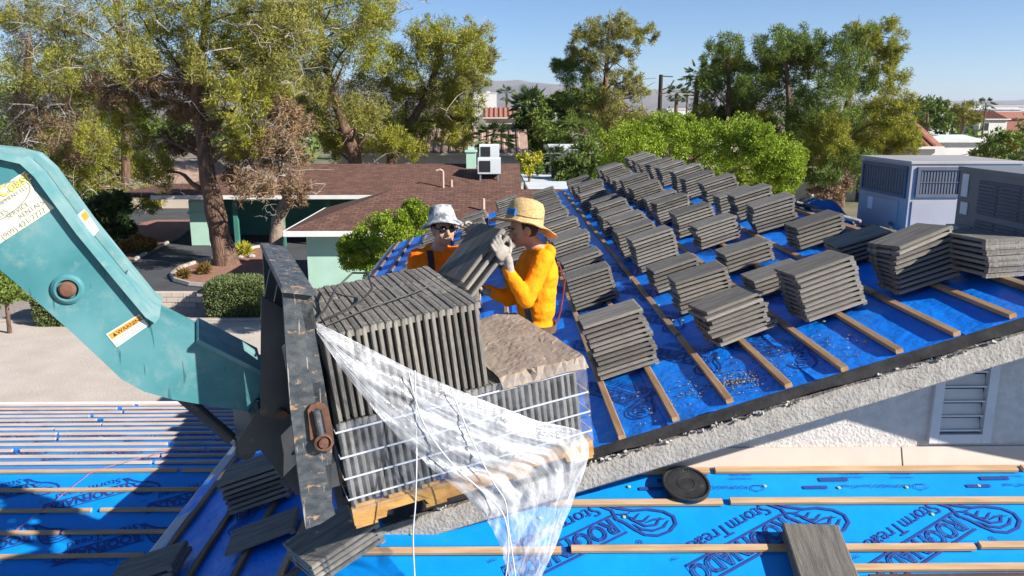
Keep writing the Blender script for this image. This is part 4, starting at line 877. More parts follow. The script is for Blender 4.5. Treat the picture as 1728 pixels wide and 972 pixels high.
# rusty slot and locking pin on the near plate
sl_ = [(519, 692), (524, 684), (535, 680), (547, 682), (554, 690), (561, 722), (564, 748), (556, 762), (540, 760), (533, 745), (524, 742)]
mb = MB(); mb.prism([pl(u, v, -0.088) for u, v in sl_], ly * 0.017); slot = mb.build('slot_plate', 'rust', car)
mb = MB(); mb.prism([pl(u, v, -0.0905) for u, v in ((526, 694), (534, 689), (543, 692), (552, 734), (535, 738))], ly * 0.002); mb.build('slot_shade', 'dark', slot)  # dark sheet on the plate stands in for the shade inside the slot
mb = MB(); mb.tube([pl(533, 692, -0.098), pl(541, 733, -0.098)], 0.017, 12); mb.build('pin_shaft', 'steel_scratched', slot)
mb = MB(); mb.lathe([(0.0001, 0.012), (0.042, 0.012), (0.042, -.018), (0.034, -.022), (0.03, -.010), (0.024, -.010), (0.022, -.026), (0.0001, -.028)], pl(545, 745, -0.092), ly, 24, cap=False); mb.build('pin_collar', 'rust', slot)
# fork tines
for yy in (0.26, 0.74):
    mb = MB(); mb.prism([LP(x, yy - 0.05, z) for x, z in ((-0.05, 0.90), (-0.012, 0.90), (-0.012, 0.078), (LEN * 0.93, 0.070), (LEN * .95, 0.055), (0.0, 0.028), (-0.05, 0.028))], ly * 0.10); mb.build('fork_tine', 'steel_black', tele)

# ================================================================== BUCKET LID on the blue slope
lc = p3hit(1156, 829) + N3 * 0.062
ln = (N3 + X_ * 0.05 - UP3 * 0.02).normalized(); mb = MB()
mb.lathe([(0.0001, 0.0), (0.148, 0.0), (0.150, -0.014), (0.158, -0.016), (0.160, 0.016), (0.150, 0.019), (0.143, 0.017), (0.140, 0.007), (0.062, 0.007), (0.060, 0.010), (0.056, 0.010), (0.054, 0.007), (0.0001, 0.007)], lc, ln, 48, cap=False)
lid = thing('bucket_lid', 'round black plastic bucket lid lying across a batten on the blue slope', 'bucket lid', lc)
mb.build('disc', 'lid', lid)
a_ = ln.orthogonal().normalized(); b_ = ln.cross(a_)
for k in range(40):
    t = 2 * math.pi * k / 40; d = a_ * math.cos(t) + b_ * math.sin(t); mb = MB(); mb.box(lc + d * 0.131 + ln * 0.009, (0.016, 0.005, 0.004), (d, ln.cross(d), ln)); mb.build('rib', 'lid', lid)

# ================================================================== ROOFTOP AIR CONDITIONERS
def grille(parent, o, ux, uz, nrm, w_, h_, cols_, rows__, name='coil_grille'):
    """recessed coil with a wire guard; o lower-left corner on the face"""
    mb = MB(); c = o + ux * w_ / 2 + uz * h_ / 2
    mb.box(c + nrm * 0.004, (w_, 0.006, h_), (ux, nrm, uz)); g = mb.build(name, 'ac_coil', parent)
    mb = MB()
    for s_, d_, a_, b_ in ((c - uz * h_ / 2, ux, w_, 0.035), (c + uz * h_ / 2, ux, w_, 0.035)): mb.box(s_ + nrm * .012, (a_ + .035, 0.02, b_), (ux, nrm, uz))
    for s_ in (c - ux * w_ / 2, c + ux * w_ / 2): mb.box(s_ + nrm * .012, (0.035, 0.02, h_ - .037), (ux, nrm, uz))
    mb.build('guard_frame', 'ac_dark', g)
    mb = MB()
    for i in range(1, cols_): mb.box(c + ux * (w_ * (i / cols_ - .5)) + nrm * .011, (0.006, 0.005, h_ - .04), (ux, nrm, uz))
    for i in range(1, rows__): mb.box(c + uz * (h_ * (i / rows__ - .5)) + nrm * .0155, (w_ - .04, 0.004, 0.010), (ux, nrm, uz))
    mb.build('guard_wires', 'ac_dark', g)
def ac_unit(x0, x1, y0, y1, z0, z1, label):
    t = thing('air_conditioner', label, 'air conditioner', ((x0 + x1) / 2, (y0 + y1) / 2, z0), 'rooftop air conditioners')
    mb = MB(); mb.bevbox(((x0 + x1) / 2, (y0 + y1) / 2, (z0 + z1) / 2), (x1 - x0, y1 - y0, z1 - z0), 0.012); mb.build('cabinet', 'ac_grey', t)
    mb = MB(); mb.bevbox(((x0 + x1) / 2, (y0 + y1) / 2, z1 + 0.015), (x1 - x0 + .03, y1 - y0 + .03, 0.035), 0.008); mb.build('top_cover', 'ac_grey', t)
    mb = MB(); zb = min(p2z(7.1 - x0), p2z(7.1 - x1)) 
    for yy in (y0 + .12, y1 - .12):
        for xx in (x0 + .1, x1 - .1): mb.box((xx, yy, (z0 + p2z(7.1 - xx)) / 2), (0.09, 0.09, z0 - p2z(7.1 - xx) + .0))
    mb.build('stand', 'batten_old', t)
    return t
u1 = ac_unit(4.45, 5.65, 8.6, 9.8, -1.44, -0.575, 'light grey air conditioner with two wire guards, farther from the gable')
grille(u1, Vector((4.53, 8.6, -0.91)), X_, Z_, -Y_, 0.46, 0.29, 14, 2)
mb = MB(); mb.box((5.05, 8.594, -1.19), (1.12, 0.012, 0.44)); mb.build('access_panel', 'ac_grey', u1)
grille(u1, Vector((4.45, 9.72, -0.93)), -Y_, Z_, -X_, 1.04, 0.31, 16, 2)
mb = MB(); mb.box((4.444, 9.25, -1.20), (0.012, 0.9, 0.42)); mb.build('access_panel', 'ac_grey', u1)
mb = MB(); mb.box((4.437, 9.46, -1.08), (0.006, 0.12, 0.14)); mb.build('paper_label', 'sticker_white', u1)
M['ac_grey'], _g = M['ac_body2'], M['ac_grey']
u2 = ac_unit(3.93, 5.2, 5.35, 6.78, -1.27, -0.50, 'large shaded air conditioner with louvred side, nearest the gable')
for za, zb in ((-0.83, -0.56), (-1.22, -0.88)):
    mb = MB(); mb.box((3.924, 5.92, (za + zb) / 2), (0.014, 1.1, zb - za)); lv = mb.build('louvre_panel', 'ac_dark', u2)
    nl = int((zb - za) / 0.028)
    for i in range(nl):
        mb = MB()
        for j in range(4): mb.box((3.913, 5.50 + j * 0.28, za + 0.016 + 0.028 * i), (0.012, 0.245, 0.012), (Vector((1, 0, 0.5)).normalized(), Y_, Vector((-.5, 0, 1)).normalized()))
        mb.build('louvre', 'ac_grey', lv)
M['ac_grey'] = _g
mb = MB(); mb.box((3.924, 6.68, -0.62), (0.006, 0.09, 0.19)); mb.build('paper_label', 'sticker_white', u2)
mb = MB(); mb.box((3.924, 6.66, -0.81), (0.006, 0.10, 0.10)); mb.build('paper_label', 'sticker_white', u2)
mb = MB(); mb.bevbox((3.87, 6.62, -1.08), (0.10, 0.2, 0.26), 0.01); mb.build('disconnect_box', 'ac_grey', u2)
mb = MB()
mb.tube([(3.87, 6.62, -1.2), (3.86, 6.9, -1.28), (3.95, 7.6, -1.26), (4.1, 8.2, -1.3), (4.42, 8.9, -1.25)], 0.02, 6)
tag(mb.build('conduit', 'strap_black'), 'black flexible conduit between the two air conditioners', 'conduit')
mb = MB()
for k in range(3):
    c0 = Vector((4.05 + k * .1, 10.2 + k * .5, ZR - .1)); mb.tube([c0 + Vector((0.18 * math.cos(t * .55), 0.25 * math.sin(t * .55), 0.06 + 0.05 * math.sin(t * 1.3 + k))) for t in range(12)], 0.018, 6)
tag(mb.build('hose_coil', 'strap_black'), 'tangled black hose lying on the roof behind the ridge stacks', 'hose')
mb = MB()
mb.grid(lambda a, b: Vector((3.95 + .38 * (a - .5) * 1.6, 9.6 + .4 * (b - .5), ZR - 0.16 + 0.28 * math.sin(a * 3.14) ** .6 * math.sin(b * 3.14) ** .6 + 0.05 * fbm((a * 4, b * 4, 3)))), 14, 14)
tag(mb.build('blue_bag', 'bluecloth', smooth=True), 'crumpled dark blue bag behind the ridge', 'bag')

# ================================================================== NEIGHBOUR BUILDINGS
def hip_house(name, label, x0, x1, y0, y1, ze, pitch, over, wall, roof, fascia, hipl=True, hipr=True, cat='house', win=(), inset=0):
    g = -H; t = thing(name, label, cat, ((x0 + x1) / 2, (y0 + y1) / 2, g)); d = (y1 - y0) / 2; zr = ze + pitch * d; ym = (y0 + y1) / 2
    mb = MB(); mb.prism([(x0 + over, y0 + over + inset, g), (x1 - over, y0 + over + inset, g), (x1 - over, y1 - over, g), (x0 + over, y1 - over, g)], (0, 0, ze - g)); mb.build('wall', wall, t)
    a, b, c, e = Vector((x0, y0, ze)), Vector((x1, y0, ze)), Vector((x1, y1, ze)), Vector((x0, y1, ze))
    r0 = Vector((x0 + (d if hipl else 0), ym, zr)); r1 = Vector((x1 - (d if hipr else 0), ym, zr))
    mb = MB(); q = Z_ * 0.16
    mb.add([a + q, b + q, c + q, e + q, r0 + q, r1 + q, a, b, c, e], [(0, 1, 5, 4), (2, 3, 4, 5), (3, 0, 4), (1, 2, 5), (6, 9, 8, 7), (0, 6, 7, 1), (1, 7, 8, 2), (2, 8, 9, 3), (3, 9, 6, 0)]); rf = mb.build('roof', roof, t)
    mb = MB()
    for p_, q_ in ((a, b), (b, c), (c, e), (e, a)):
        dd = (q_ - p_); mb.bevbox((p_ + q_) / 2 + Z_ * 0.07 + (Vector((dd.y, -dd.x, 0)).normalized() * 0.03), (dd.length + .06, 0.05, 0.20), 0.004, (dd.normalized(), Vector((dd.y, -dd.x, 0)).normalized(), Z_))
    mb.build('fascia', fascia, t)
    for (wx, wz, ww, wh) in win:
        mb = MB(); mb.box((wx, y0 + over - .01, wz), (ww + .14, 0.05, wh + .14)); wn = mb.build('window', fascia, t)
        mb = MB(); mb.box((wx, y0 + over - .04, wz), (ww, 0.02, wh)); mb.build('pane', 'glass', wn)
    return t, rf, r0, r1
e1 = atZ(480, 398, -H + 2.6); zE = -H + 2.6
nb, rf, r0, r1 = hip_house('neighbour_garage', 'mint green garage with brown hipped shingle roof and white fascia across the street', e1.x, 6.5, e1.y, e1.y + 7.0, zE, 0.33, 0.62, 'mint', 'roof_brown', 'white_trim')
pp = atY(748, 320, e1.y + 5.0); 
def pipe(u, v0, Y, z0, h_, par, hook=False):
    x = atY(u, v0, Y).x; mb = MB(); mb.tube([(x, Y, z0 - .3), (x, Y, z0 + h_)], 0.06, 8)
    if hook: mb.tube([(x, Y, z0 + h_), (x - .15, Y, z0 + h_ + .08), (x - .35, Y, z0 + h_ + .02)], 0.06, 8)
    mb.build('vent_pipe', 'pinkpipe', par)
pipe(816, 370, e1.y + 1.6, zE + .65, 0.5, nb)
y2 = atZ(525, 335, zE).y
nh, rf2, r0, r1 = hip_house('neighbour_house', 'long brown shingle roofed house with shade-coloured walls behind the garage', -17.5, 1.2, y2, y2 + 8.0, zE, 0.33, 0.6, 'green_shade', 'roof_brown', 'white_trim', True, False, inset=4.2)
mb = MB()
for xx in (-13.6, -11.2, -8.8, -5.5): mb.bevbox((xx, y2 + .8, (zE - H) / 2), (0.22, 0.22, zE + H), 0.02)
mb.build('carport_posts', 'green_shade', nh)
pipe(748, 320, y2 + .9, zE + .4, 0.9, nh, True); pipe(762, 320, y2 + 1.0, zE + .5, .35, nh)
x, y = atY(800, 290, y2 + 3.6).x, y2 + 3.6
mb = MB(); mb.box((x - .15, y, zE + 1.5), (0.52, 0.52, 1.3)); mb.box((x - .15, y, zE + 2.2), (0.66, 0.66, 0.12)); mb.box((x - .15, y, zE + 2.34), (0.34, 0.34, 0.16)); mb.build('chimney', 'mint', nh)
def small_ac(u, v, Y, z, s_, label):
    x = atY(u, v, Y).x; t = thing('rooftop_cooler', label, 'air conditioner', (x, Y, z), 'coolers on the brown roof')
    mb = MB(); mb.bevbox((x, Y, z + s_ * .42), (s_ * 1.15, s_, s_ * .8), 0.03); mb.build('cabinet', 'roof_white', t)
    mb = MB(); mb.box((x - s_ * .22, Y - s_ * .5 - .01, z + s_ * .42), (s_ * .55, 0.03, s_ * .55)); mb.build('coil_grille', 'dark', t)
    mb = MB()
    for i in (-1, 1):
        for j in (-1, 1): mb.box((x + i * s_ * .45, Y + j * s_ * .4, z - s_ * .25), (0.08, 0.08, s_ * .5))
    mb.build('stand', 'galv', t)
small_ac(826, 280, y2 + 4.2, zE + 1.75, 0.95, 'smaller pale cooler box beside the chimney on the brown roof')
small_ac(826, 305, y2 + 2.2, zE + 1.05, 1.05, 'pale cooler box with dark grille lower on the brown roof')
# carport pillar and roof
pp = gnd(345, 413); mb = MB(); mb.bevbox((pp.x, pp.y, -H + 1.2), (0.95, 0.95, 2.4), 0.05); mb.bevbox((pp.x, pp.y, -H + 1.75), (1.1, 1.1, 0.12), 0.02)
mb2 = mb; mb2.box((pp.x, pp.y, zE - .15), (0.9, 0.9, 0.5)); tag(mb2.build('carport_pillar', 'mint'), 'pale mint square pillar holding the carport roof left of the big trunk', 'pillar')
mb = MB()
cp = atZ(290, 336, zE); mb.prism([(cp.x, pp.y - 1.2, zE + .02), (-17.4, pp.y - 1.2, zE + .02), (-17.4, pp.y + 6, zE + .02), (cp.x, pp.y + 6, zE + .02)], (0, 0, .18)) if cp.x < -17.4 else mb.box((-18.5, pp.y + 2, zE + .1), (2.2, 6, .18))
tag(mb.build('carport_roof', 'roof_brown'), 'thin brown carport roof beside the mint pillar', 'carport')
# white flat roof carport
wp = [atZ(u, v, -4.3) for u, v in ((878, 297), (985, 299), (1006, 331), (1010, 350), (905, 350))]
mb = MB(); mb.prism(wp, (0, 0, 0.18)); fc = thing('patio_cover', 'flat white patio cover between the brown roof and the tile stacks', 'patio cover', (wp[0].x, wp[0].y, -H)); mb.build('panel', 'roof_white', fc)
mb = MB()
for p_ in wp[:4]: mb.tube([(p_.x * .98, p_.y - .2 if p_ in wp[:2] else p_.y + .3, -H), (p_.x * .98, p_.y - .2 if p_ in wp[:2] else p_.y + .3, -4.3)], 0.07, 6)
mb.build('post', 'white_trim', fc)
# farther houses
def tile_roof(rf_t, x0, x1, y0, ze, pitch, d, mat):
    """rounded tile courses running up the front slope"""
    mb = MB(); n = int((x1 - x0) / 0.62)
    for i in range(n):
        x = x0 + .3 + i * .62; mb.tube([(x, y0 - .03, ze + .19), (x, y0 + d * .98, ze + pitch * d * .98 + .19)], 0.13, 5)
    tag(mb.build('tile_rows', mat, rf_t), kind='stuff')
def far_house(u0, u1, v_eave, Y, pitch, d, wall, roof, label, zh=None, win=(), rows=True):
    ze = atY((u0 + u1) / 2, v_eave, Y).z; x0, x1 = atY(u0, v_eave, Y).x, atY(u1, v_eave, Y).x
    t, rf_, a, b = hip_house('far_house', label, x0, x1, Y, Y + 2 * d, ze, pitch, 0.4, wall, roof, wall, False, False, win=[(x0 + (x1 - x0) * f, ze - 1.3, w__, h__) for f, w__, h__ in win])
    # gable ends are closed by the roof's own end triangles
    if rows: tile_roof(t, x0, x1, Y, ze, pitch, d, roof)
    return t
far_house(560, 892, 262, 66, 0.36, 5.0, 'house_white', 'roof_clay', 'white walled house with pale clay tile roof behind the pine trunks', win=((.35, 1.2, 1.2), (.62, 1.2, 1.2)))
far_house(815, 876, 200, 105, 0.30, 4, 'house_tan', 'roof_red', 'tan house with pinkish roof beyond the small palm', win=((.75, 1.4, 1.2),))
far_house(1330, 1462, 268, 62, 0.36, 4.5, 'house_tan', 'roof_clay', 'tan tile roofed house behind the right pine trunks', win=((.3, 1.2, 1),))
far_house(1500, 1592, 251, 60, 0.40, 4.5, 'house_white', 'roof_red', 'red tiled gable roof house just behind the air conditioners')
far_house(1570, 1668, 240, 86, 0.10, 5, 'house_white', 'roof_white', 'house with flat white roof right of the red tiled gable', rows=False)
far_house(1652, 1706, 202, 150, 0.28, 5, 'house_white', 'roof_red', 'white two storey house with red roof in the distance at right', win=((.25, 1.4, 1.4),))
far_house(1690, 1760, 200, 175, 0.26, 5, 'roof_red', 'roof_red', 'red brown house at the right picture edge', rows=False)
far_house(1560, 1650, 212, 190, 0.06, 6, 'house_white', 'roof_white', 'long low white building far behind the right pines', rows=False)
far_house(930, 1010, 258, 52, 0.06, 4, 'house_white', 'roof_white', 'small white shed under the centre pine', rows=False)
far_house(1190, 1330, 222, 88, 0.22, 5, 'house_tan', 'roof_clay', 'grey roofed house behind the bright green tree', rows=False)
far_house(60, 330, 318, 58, 0.30, 5, 'house_tan', 'roof_clay', 'pale house half hidden behind the left pines', rows=False, win=((.4, 1.4, 1.2), (.7, 1.4, 1.2)))
# distant blocks near the horizon
for i, (u, Yd, w_, h_) in enumerate([(1600, 420, 60, 7), (1690, 520, 90, 6), (1480, 700, 80, 8), (1200, 600, 70, 7), (930, 650, 60, 8), (815, 900, 30, 24), (1560, 900, 120, 9), (1720, 800, 90, 10)]):
    x = atY(u, 185, Yd).x; mb = MB(); mb.box((x, Yd, -H + h_ / 2), (w_, 25, h_)); mb.box((x, Yd, -H + h_ + .4), (w_ + 1, 26, .8)); mb.box((x + w_ * .2, Yd, -H + h_ + 1.6), (w_ * .12, 5, 1.6))
    tag(mb.build('distant_building', 'house_white' if i % 2 else 'roof_white'), f'{ORD[i]} pale low block near the horizon counted from the street lamp side' if False else f'pale distant block, {["right of the far palm", "at the far right horizon", "behind the right pine crown", "behind the utility pole", "behind the centre pine", "tall one left of the palms", "long one right of the pines", "rightmost on the horizon"][i]}', 'building', 'blocks near the horizon')
# low block wall beside the hedge
bw = thing('block_wall', 'low pale block wall beside the clipped hedge', 'wall', gnd(300, 519))
a = gnd(235, 519); b = gnd(352, 519); L_ = (b - a).length; ad = (b - a).normalized(); an_ = Vector((-ad.y, ad.x, 0))
for r_ in range(3):
    n = int(L_ / 0.42)
    for i in range(n):
        mb = MB(); mb.bevbox(a + ad * (0.21 + 0.42 * i + (.21 if r_ % 2 else 0)) + Z_ * (0.1 + 0.2 * r_) , (0.405, 0.2, 0.185), 0.012, (ad, an_, Z_)); mb.build('block', 'cream', bw)
# utility pole
p_ = atY(1113, 190, 62); mb = MB(); pole = thing('utility_pole', 'dark wooden utility pole rising between the centre pine and the palms', 'utility pole', (p_.x, 62, -H))
zt_ = atY(1113, 126, 62).z; mb.tube([(p_.x, 62, -H), (p_.x, 62, zt_)], [0.2, 0.15], 8); mb.build('shaft', 'pole', pole)
mb = MB(); mb.tube([(p_.x, 62, zt_ - .1), (p_.x + .9, 62, zt_ - .15)], 0.04, 6); mb.tube([(p_.x + .1, 62, zt_ - 1.1), (p_.x + .7, 62, zt_ - .9), (p_.x + 1.0, 62, zt_ - .4)], 0.05, 6); mb.tube([(p_.x + .1, 62, zt_ - 1.4), (p_.x + .55, 62, zt_ - 1.3)], 0.04, 6); mb.build('bracket', 'pole', pole)

# ================================================================== VEGETATION
def unit(n):
    v = rng.normal(size=(n, 3)); return v / np.linalg.norm(v, axis=1)[:, None]
def sprigs(cent, rad, n_each, length, width, out=0.7, up=0.35, rnd=1.0, kind='needle', flat=1.0):
    """leaf faces in puffs: cent (k,3), rad (k,) -> verts, faces"""
    k = len(cent); N = k * n_each
    c = np.repeat(cent, n_each, 0); r = np.repeat(rad, n_each)
    d = unit(N); rr = rng.random(N) ** 0.45
    p = c + d * (r * rr)[:, None] * np.array([1, 1, flat])
    dr = d * out + unit(N) * rnd + np.array([0, 0, up]); dr /= np.linalg.norm(dr, axis=1)[:, None]
    L = length * (0.6 + 0.8 * rng.random(N)); W = width * (0.6 + 0.8 * rng.random(N))
    s = np.cross(dr, unit(N)); s /= (np.linalg.norm(s, axis=1)[:, None] + 1e-9)
    if kind == 'needle':
        v = np.stack([p - s * (W / 2)[:, None], p + s * (W / 2)[:, None], p + dr * L[:, None]], 1).reshape(-1, 3)
        return v, np.arange(3 * N).reshape(-1, 3)
    v = np.stack([p, p + dr * (L * .5)[:, None] + s * (W / 2)[:, None], p + dr * L[:, None], p + dr * (L * .5)[:, None] - s * (W / 2)[:, None]], 1).reshape(-1, 3)
    return v, np.arange(4 * N).reshape(-1, 4)
def puffs(lobes, dens, rel, jit=1.08):
    """lobes [(x,y,z,r)] -> sub-puff centres and radii, mostly near the lobe surface"""
    cs, rs = [], []
    for x, y, z, r in lobes:
        n = max(3, int(dens * (0.8 + 0.4 * rng.random())))
        d = unit(n); q = jit * rng.random(n) ** 0.4
        cs.append(np.array([x, y, z]) + d * (r * q)[:, None] * np.array([1, 1, 0.8])); rs.append(r * rel * (0.6 + 0.8 * rng.random(n)))
    return np.concatenate(cs), np.concatenate(rs)
def part_mesh(name, v, f, mat, parent):
    org = np.array(parent.location); me = raw_mesh(name, v - org, f, [mat]); o = bpy.data.objects.new(name, me); C.objects.link(o); o.parent = parent; return o
def limb(mb, a, b, r0, r1, sag=0.0, n=6, wob=0.12):
    a, b = Vector(a), Vector(b); L_ = (b - a).length; pts = []; rr = []
    sd = random.random() * 50
    for i in range(n + 1):
        t = i / n; p = a.lerp(b, t) + Vector((mnoise.noise(Vector((sd, t * 2.2, 0))), mnoise.noise(Vector((sd, t * 2.2, 9))), mnoise.noise(Vector((sd, t * 2.2, 17))))) * wob * L_ * math.sin(math.pi * min(t * 1.0, 1)) + Z_ * (sag * L_ * math.sin(math.pi * t))
        pts.append(p); rr.append(r0 + (r1 - r0) * t)
    mb.tube(pts, rr, 6, cap=False); return pts
def twigs(mb, p, n, L_, depth=2):
    for _ in range(n):
        d = Vector((random.gauss(0, 1), random.gauss(0, 1), random.gauss(-.1, .7))).normalized(); q = p + d * L_ * random.uniform(.5, 1.2)
        pts = [p, p.lerp(q, .5) + Vector((random.gauss(0, .1), random.gauss(0, .1), random.gauss(0.05, .1))) * L_, q]; mb.tube(pts, [0.022 * L_ ** .5, .014 * L_ ** .5, .006], 3, cap=False)
        if depth > 1:
            for k in range(3): twigs(mb, pts[1].lerp(q, random.random()), 1, L_ * .55, depth - 1)
def pine(label, Y, trunk, widths, groups, dens=16, rel=0.30, each=60, nl=0.34, nw=0.05, twig_n=0, group='pine trees', limb_every=1, bark='bark', yspread=1.0, name='pine_tree', kind='needle', cat='tree', up=0.3, out=0.5):
    """trunk: pixel polyline from foot up; groups: {material: [(u, v, radius px)]}"""
    foot = gnd(*trunk[0]) if Y is None else atY(*trunk[0], Y)
    Y0 = foot.y
    t = thing(name, label, cat, (foot.x, foot.y, -H), group)
    P = [Vector((foot.x, foot.y, -H - 0.3))] + [atY(u, v, Y0 + random.uniform(-.3, .3)) for u, v in trunk[1:]]
    if Y is not None: P[1:1] = []
    wd = [w_ / 2 * Y0 / FPX for w_ in widths]
    mb = MB(); Q, RR = [], []
    for i in range(len(P) - 1):
        for k in range(3): Q.append(P[i].lerp(P[i + 1], k / 3) + Vector((random.gauss(0, .04), random.gauss(0, .04), 0)) * wd[i]); RR.append((wd[i] + (wd[i + 1] - wd[i]) * k / 3) * random.uniform(.94, 1.06))
    Q.append(P[-1]); RR.append(wd[-1]); RR[0] *= 1.25
    mb.tube(Q, RR, 12, cap=False)
    tw = MB(); allL = []
    for mat, lobes in groups.items():
        L3 = []
        for (u, v, r) in lobes:
            rm = r * Y0 / FPX; yy = Y0 + random.uniform(-1, 1) * yspread * (1.6 + rm * 1.2); p = atY(u, v, yy); L3.append((p.x, p.y, p.z, rm)); allL.append((p, rm))
        c, rd_ = puffs(L3, dens, rel)
        v_, f_ = sprigs(c, rd_, each, nl, nw, kind=kind, up=up, out=out); part_mesh('crown', v_, f_, mat, t)
    for i, (p, rm) in enumerate(allL):
        if i % limb_every: continue
        if random.random() < .35: continue
        best = min(Q, key=lambda q: (q - (p - Z_ * rm * 1.2)).length + (5 if q.z > p.z else 0)); bi = Q.index(best)
        pts = limb(mb, best, p + Vector((random.gauss(0, .2), random.gauss(0, .2), 0)) * rm, min(0.16, max(0.03, RR[bi] * .36)), 0.02, 0.06)
        for _ in range(3):
            q = pts[random.randint(3, 6)]; limb(mb, q, p + Vector((random.gauss(0, 1), random.gauss(0, 1), random.gauss(0, .7))) * rm * .8, 0.045 if rm > .6 else .03, 0.012, n=4)
        if twig_n: 
            for _ in range(twig_n): twigs(tw, p + Vector((random.gauss(0, 1), random.gauss(-.3, 1), random.gauss(0, 1))) * rm * .7, 2, rm * .8)
    mb.build('trunk', bark, t, smooth=True, fix=False)
    if tw.v: tag(tw.build('dead_twigs', 'twig', t, fix=False), kind='stuff')
    return t
GP = 'tall pine trees around the houses'
pine('tallest pine, thick brown leaning trunk and dead grey branches, left of centre', None,
     [(385, 448), (372, 400), (362, 350), (350, 300), (345, 250), (335, 200), (330, 150), (340, 90), (350, 20), (356, -80)], [42, 36, 32, 28, 23, 19, 16, 13, 10, 5],
     {'pine': [(310, 95, 60), (250, 55, 57), (380, 60, 57), (350, 0, 69), (430, 40, 53), (245, 150, 46), (410, 110, 48), (400, 170, 51), (452, 160, 46), (240, 230, 46), (265, 285, 41), (418, 235, 39), (300, -60, 69), (400, -60, 69), (290, 30, 52), (330, 130, 41), (440, 215, 39), (205, 190, 39)],
      'pine_olive': [(470, 110, 48), (490, 60, 51), (440, 90, 46), (220, 100, 46), (360, 110, 46), (470, 20, 51), (300, 190, 39)],
      'dead': [(328, 165, 46), (350, 200, 39), (250, 120, 39), (190, 150, 39), (300, 240, 34)]}, 32, 0.26, 105, 0.19, 0.042, 8, GP)
pine('left pine with slim bare trunk and long drooping dead limbs', None,
     [(205, 385), (213, 330), (212, 250), (216, 170), (206, 90), (196, 0), (190, -70)], [17, 15, 14, 13, 12, 9, 5],
     {'pine_olive': [(60, 30, 50), (120, 22, 50), (180, 55, 48), (100, 70, 48), (60, -30, 60), (150, -40, 60), (20, 40, 48), (140, 100, 46)],
      'pine': [(10, 10, 50), (90, 110, 46), (210, 20, 46), (160, 170, 40), (90, 260, 46), (40, 300, 46), (130, 300, 44), (20, 120, 53), (175, 290, 50), (230, 300, 41), (215, 250, 43), (165, 240, 41), (240, 340, 31)],
      'dead': [(110, 215, 55), (72, 180, 48), (40, 92, 48), (140, 160, 48), (60, 230, 48), (130, 250, 43), (30, 170, 48)]}, 30, 0.26, 100, 0.19, 0.042, 9, GP)
pine('dark green pine mass at the far left edge', 58, [(40, 330), (42, 250), (45, 150), (50, 60)], [24, 20, 15, 8],
     {'pine_dark': [(20, 150, 60), (70, 200, 60), (10, 230, 60), (60, 270, 55), (120, 280, 50), (150, 320, 45), (100, 330, 40), (30, 300, 45), (120, 120, 45), (180, 330, 36), (200, 200, 45), (150, 200, 45)], 'leaf_dark': [(170, 345, 40), (120, 350, 40), (190, 370, 30)]}, 26, 0.36, 90, 0.36, 0.08, 0, GP)
pine('short dying pine with pale forked trunk and brown needles by the garage', 36,
     [(468, 470), (466, 410), (470, 370), (485, 335), (478, 300), (470, 260)], [24, 24, 22, 18, 12, 8],
     {'dead': [(440, 280, 46), (490, 285, 42), (410, 255, 36), (465, 235, 36), (500, 210, 36), (430, 315, 32), (505, 325, 26), (480, 190, 30), (400, 300, 28)]}, 24, 0.34, 80, 0.20, 0.045, 8, GP, bark='bark_pale')
pine('broad pine with two dark stems left of the chimney', 60, [(602, 300), (598, 262), (580, 210), (560, 150), (545, 90), (540, 20)], [24, 22, 17, 13, 10, 6],
     {'pine': [(560, 20, 57), (612, 40, 48), (640, 25, 34), (520, 62, 48), (500, 132, 53), (560, 110, 57), (600, 150, 57), (530, 190, 48), (582, 212, 48), (622, 232, 37), (640, 185, 48), (652, 122, 48), (590, 80, 48), (630, 90, 44), (560, 245, 32), (470, 170, 46), (530, -20, 57), (600, -20, 51)],
      'pine_olive': [(490, 30, 46), (450, 60, 46), (520, 150, 39), (610, 190, 39), (480, 215, 39)]}, 32, 0.27, 105, 0.26, 0.058, 2, GP)
pine('rounded pine with sky gaps standing right of the broad pine', 62, [(655, 300), (662, 262), (690, 215), (718, 165), (738, 110), (745, 70)], [20, 18, 14, 11, 8, 5],
     {'pine': [(740, 72, 46), (785, 80, 39), (702, 100, 41), (762, 125, 48), (800, 118, 32), (722, 160, 46), (690, 200, 41), (740, 200, 41), (786, 168, 30), (700, 240, 37), (662, 240, 30), (765, 228, 28), (720, 60, 34), (800, 60, 30), (680, 150, 39)],
      'pine_olive': [(760, 150, 34), (800, 140, 28), (770, 200, 30), (690, 230, 30), (815, 95, 25)]}, 32, 0.27, 105, 0.26, 0.058, 2, GP)
pine('open crowned pine against the sky in the middle', 60, [(1018, 305), (1020, 250), (1020, 190), (1022, 140), (1025, 90), (1028, 45)], [13, 12, 11, 9, 6, 3],
     {'pine_olive': [(1020, 170, 26), (1000, 208, 30), (1062, 238, 30), (1022, 262, 34), (1062, 282, 30), (1090, 232, 26), (1030, 200, 26), (1020, 48, 28), (990, 55, 23), (1050, 50, 28), (1082, 58, 23), (975, 92, 21), (1010, 92, 25), (1055, 92, 25), (1003, 130, 28), (1055, 130, 23), (1075, 152, 23), (1050, 182, 34), (1040, 222, 39), (1080, 205, 30), (1000, 182, 34)],
      'pine_dark': [(962, 130, 28), (957, 165, 18), (945, 110, 14), (990, 160, 23), (985, 215, 34), (960, 250, 32), (982, 275, 32), (1010, 235, 32), (1040, 260, 32)]}, 24, 0.27, 90, 0.25, 0.052, 1, GP)
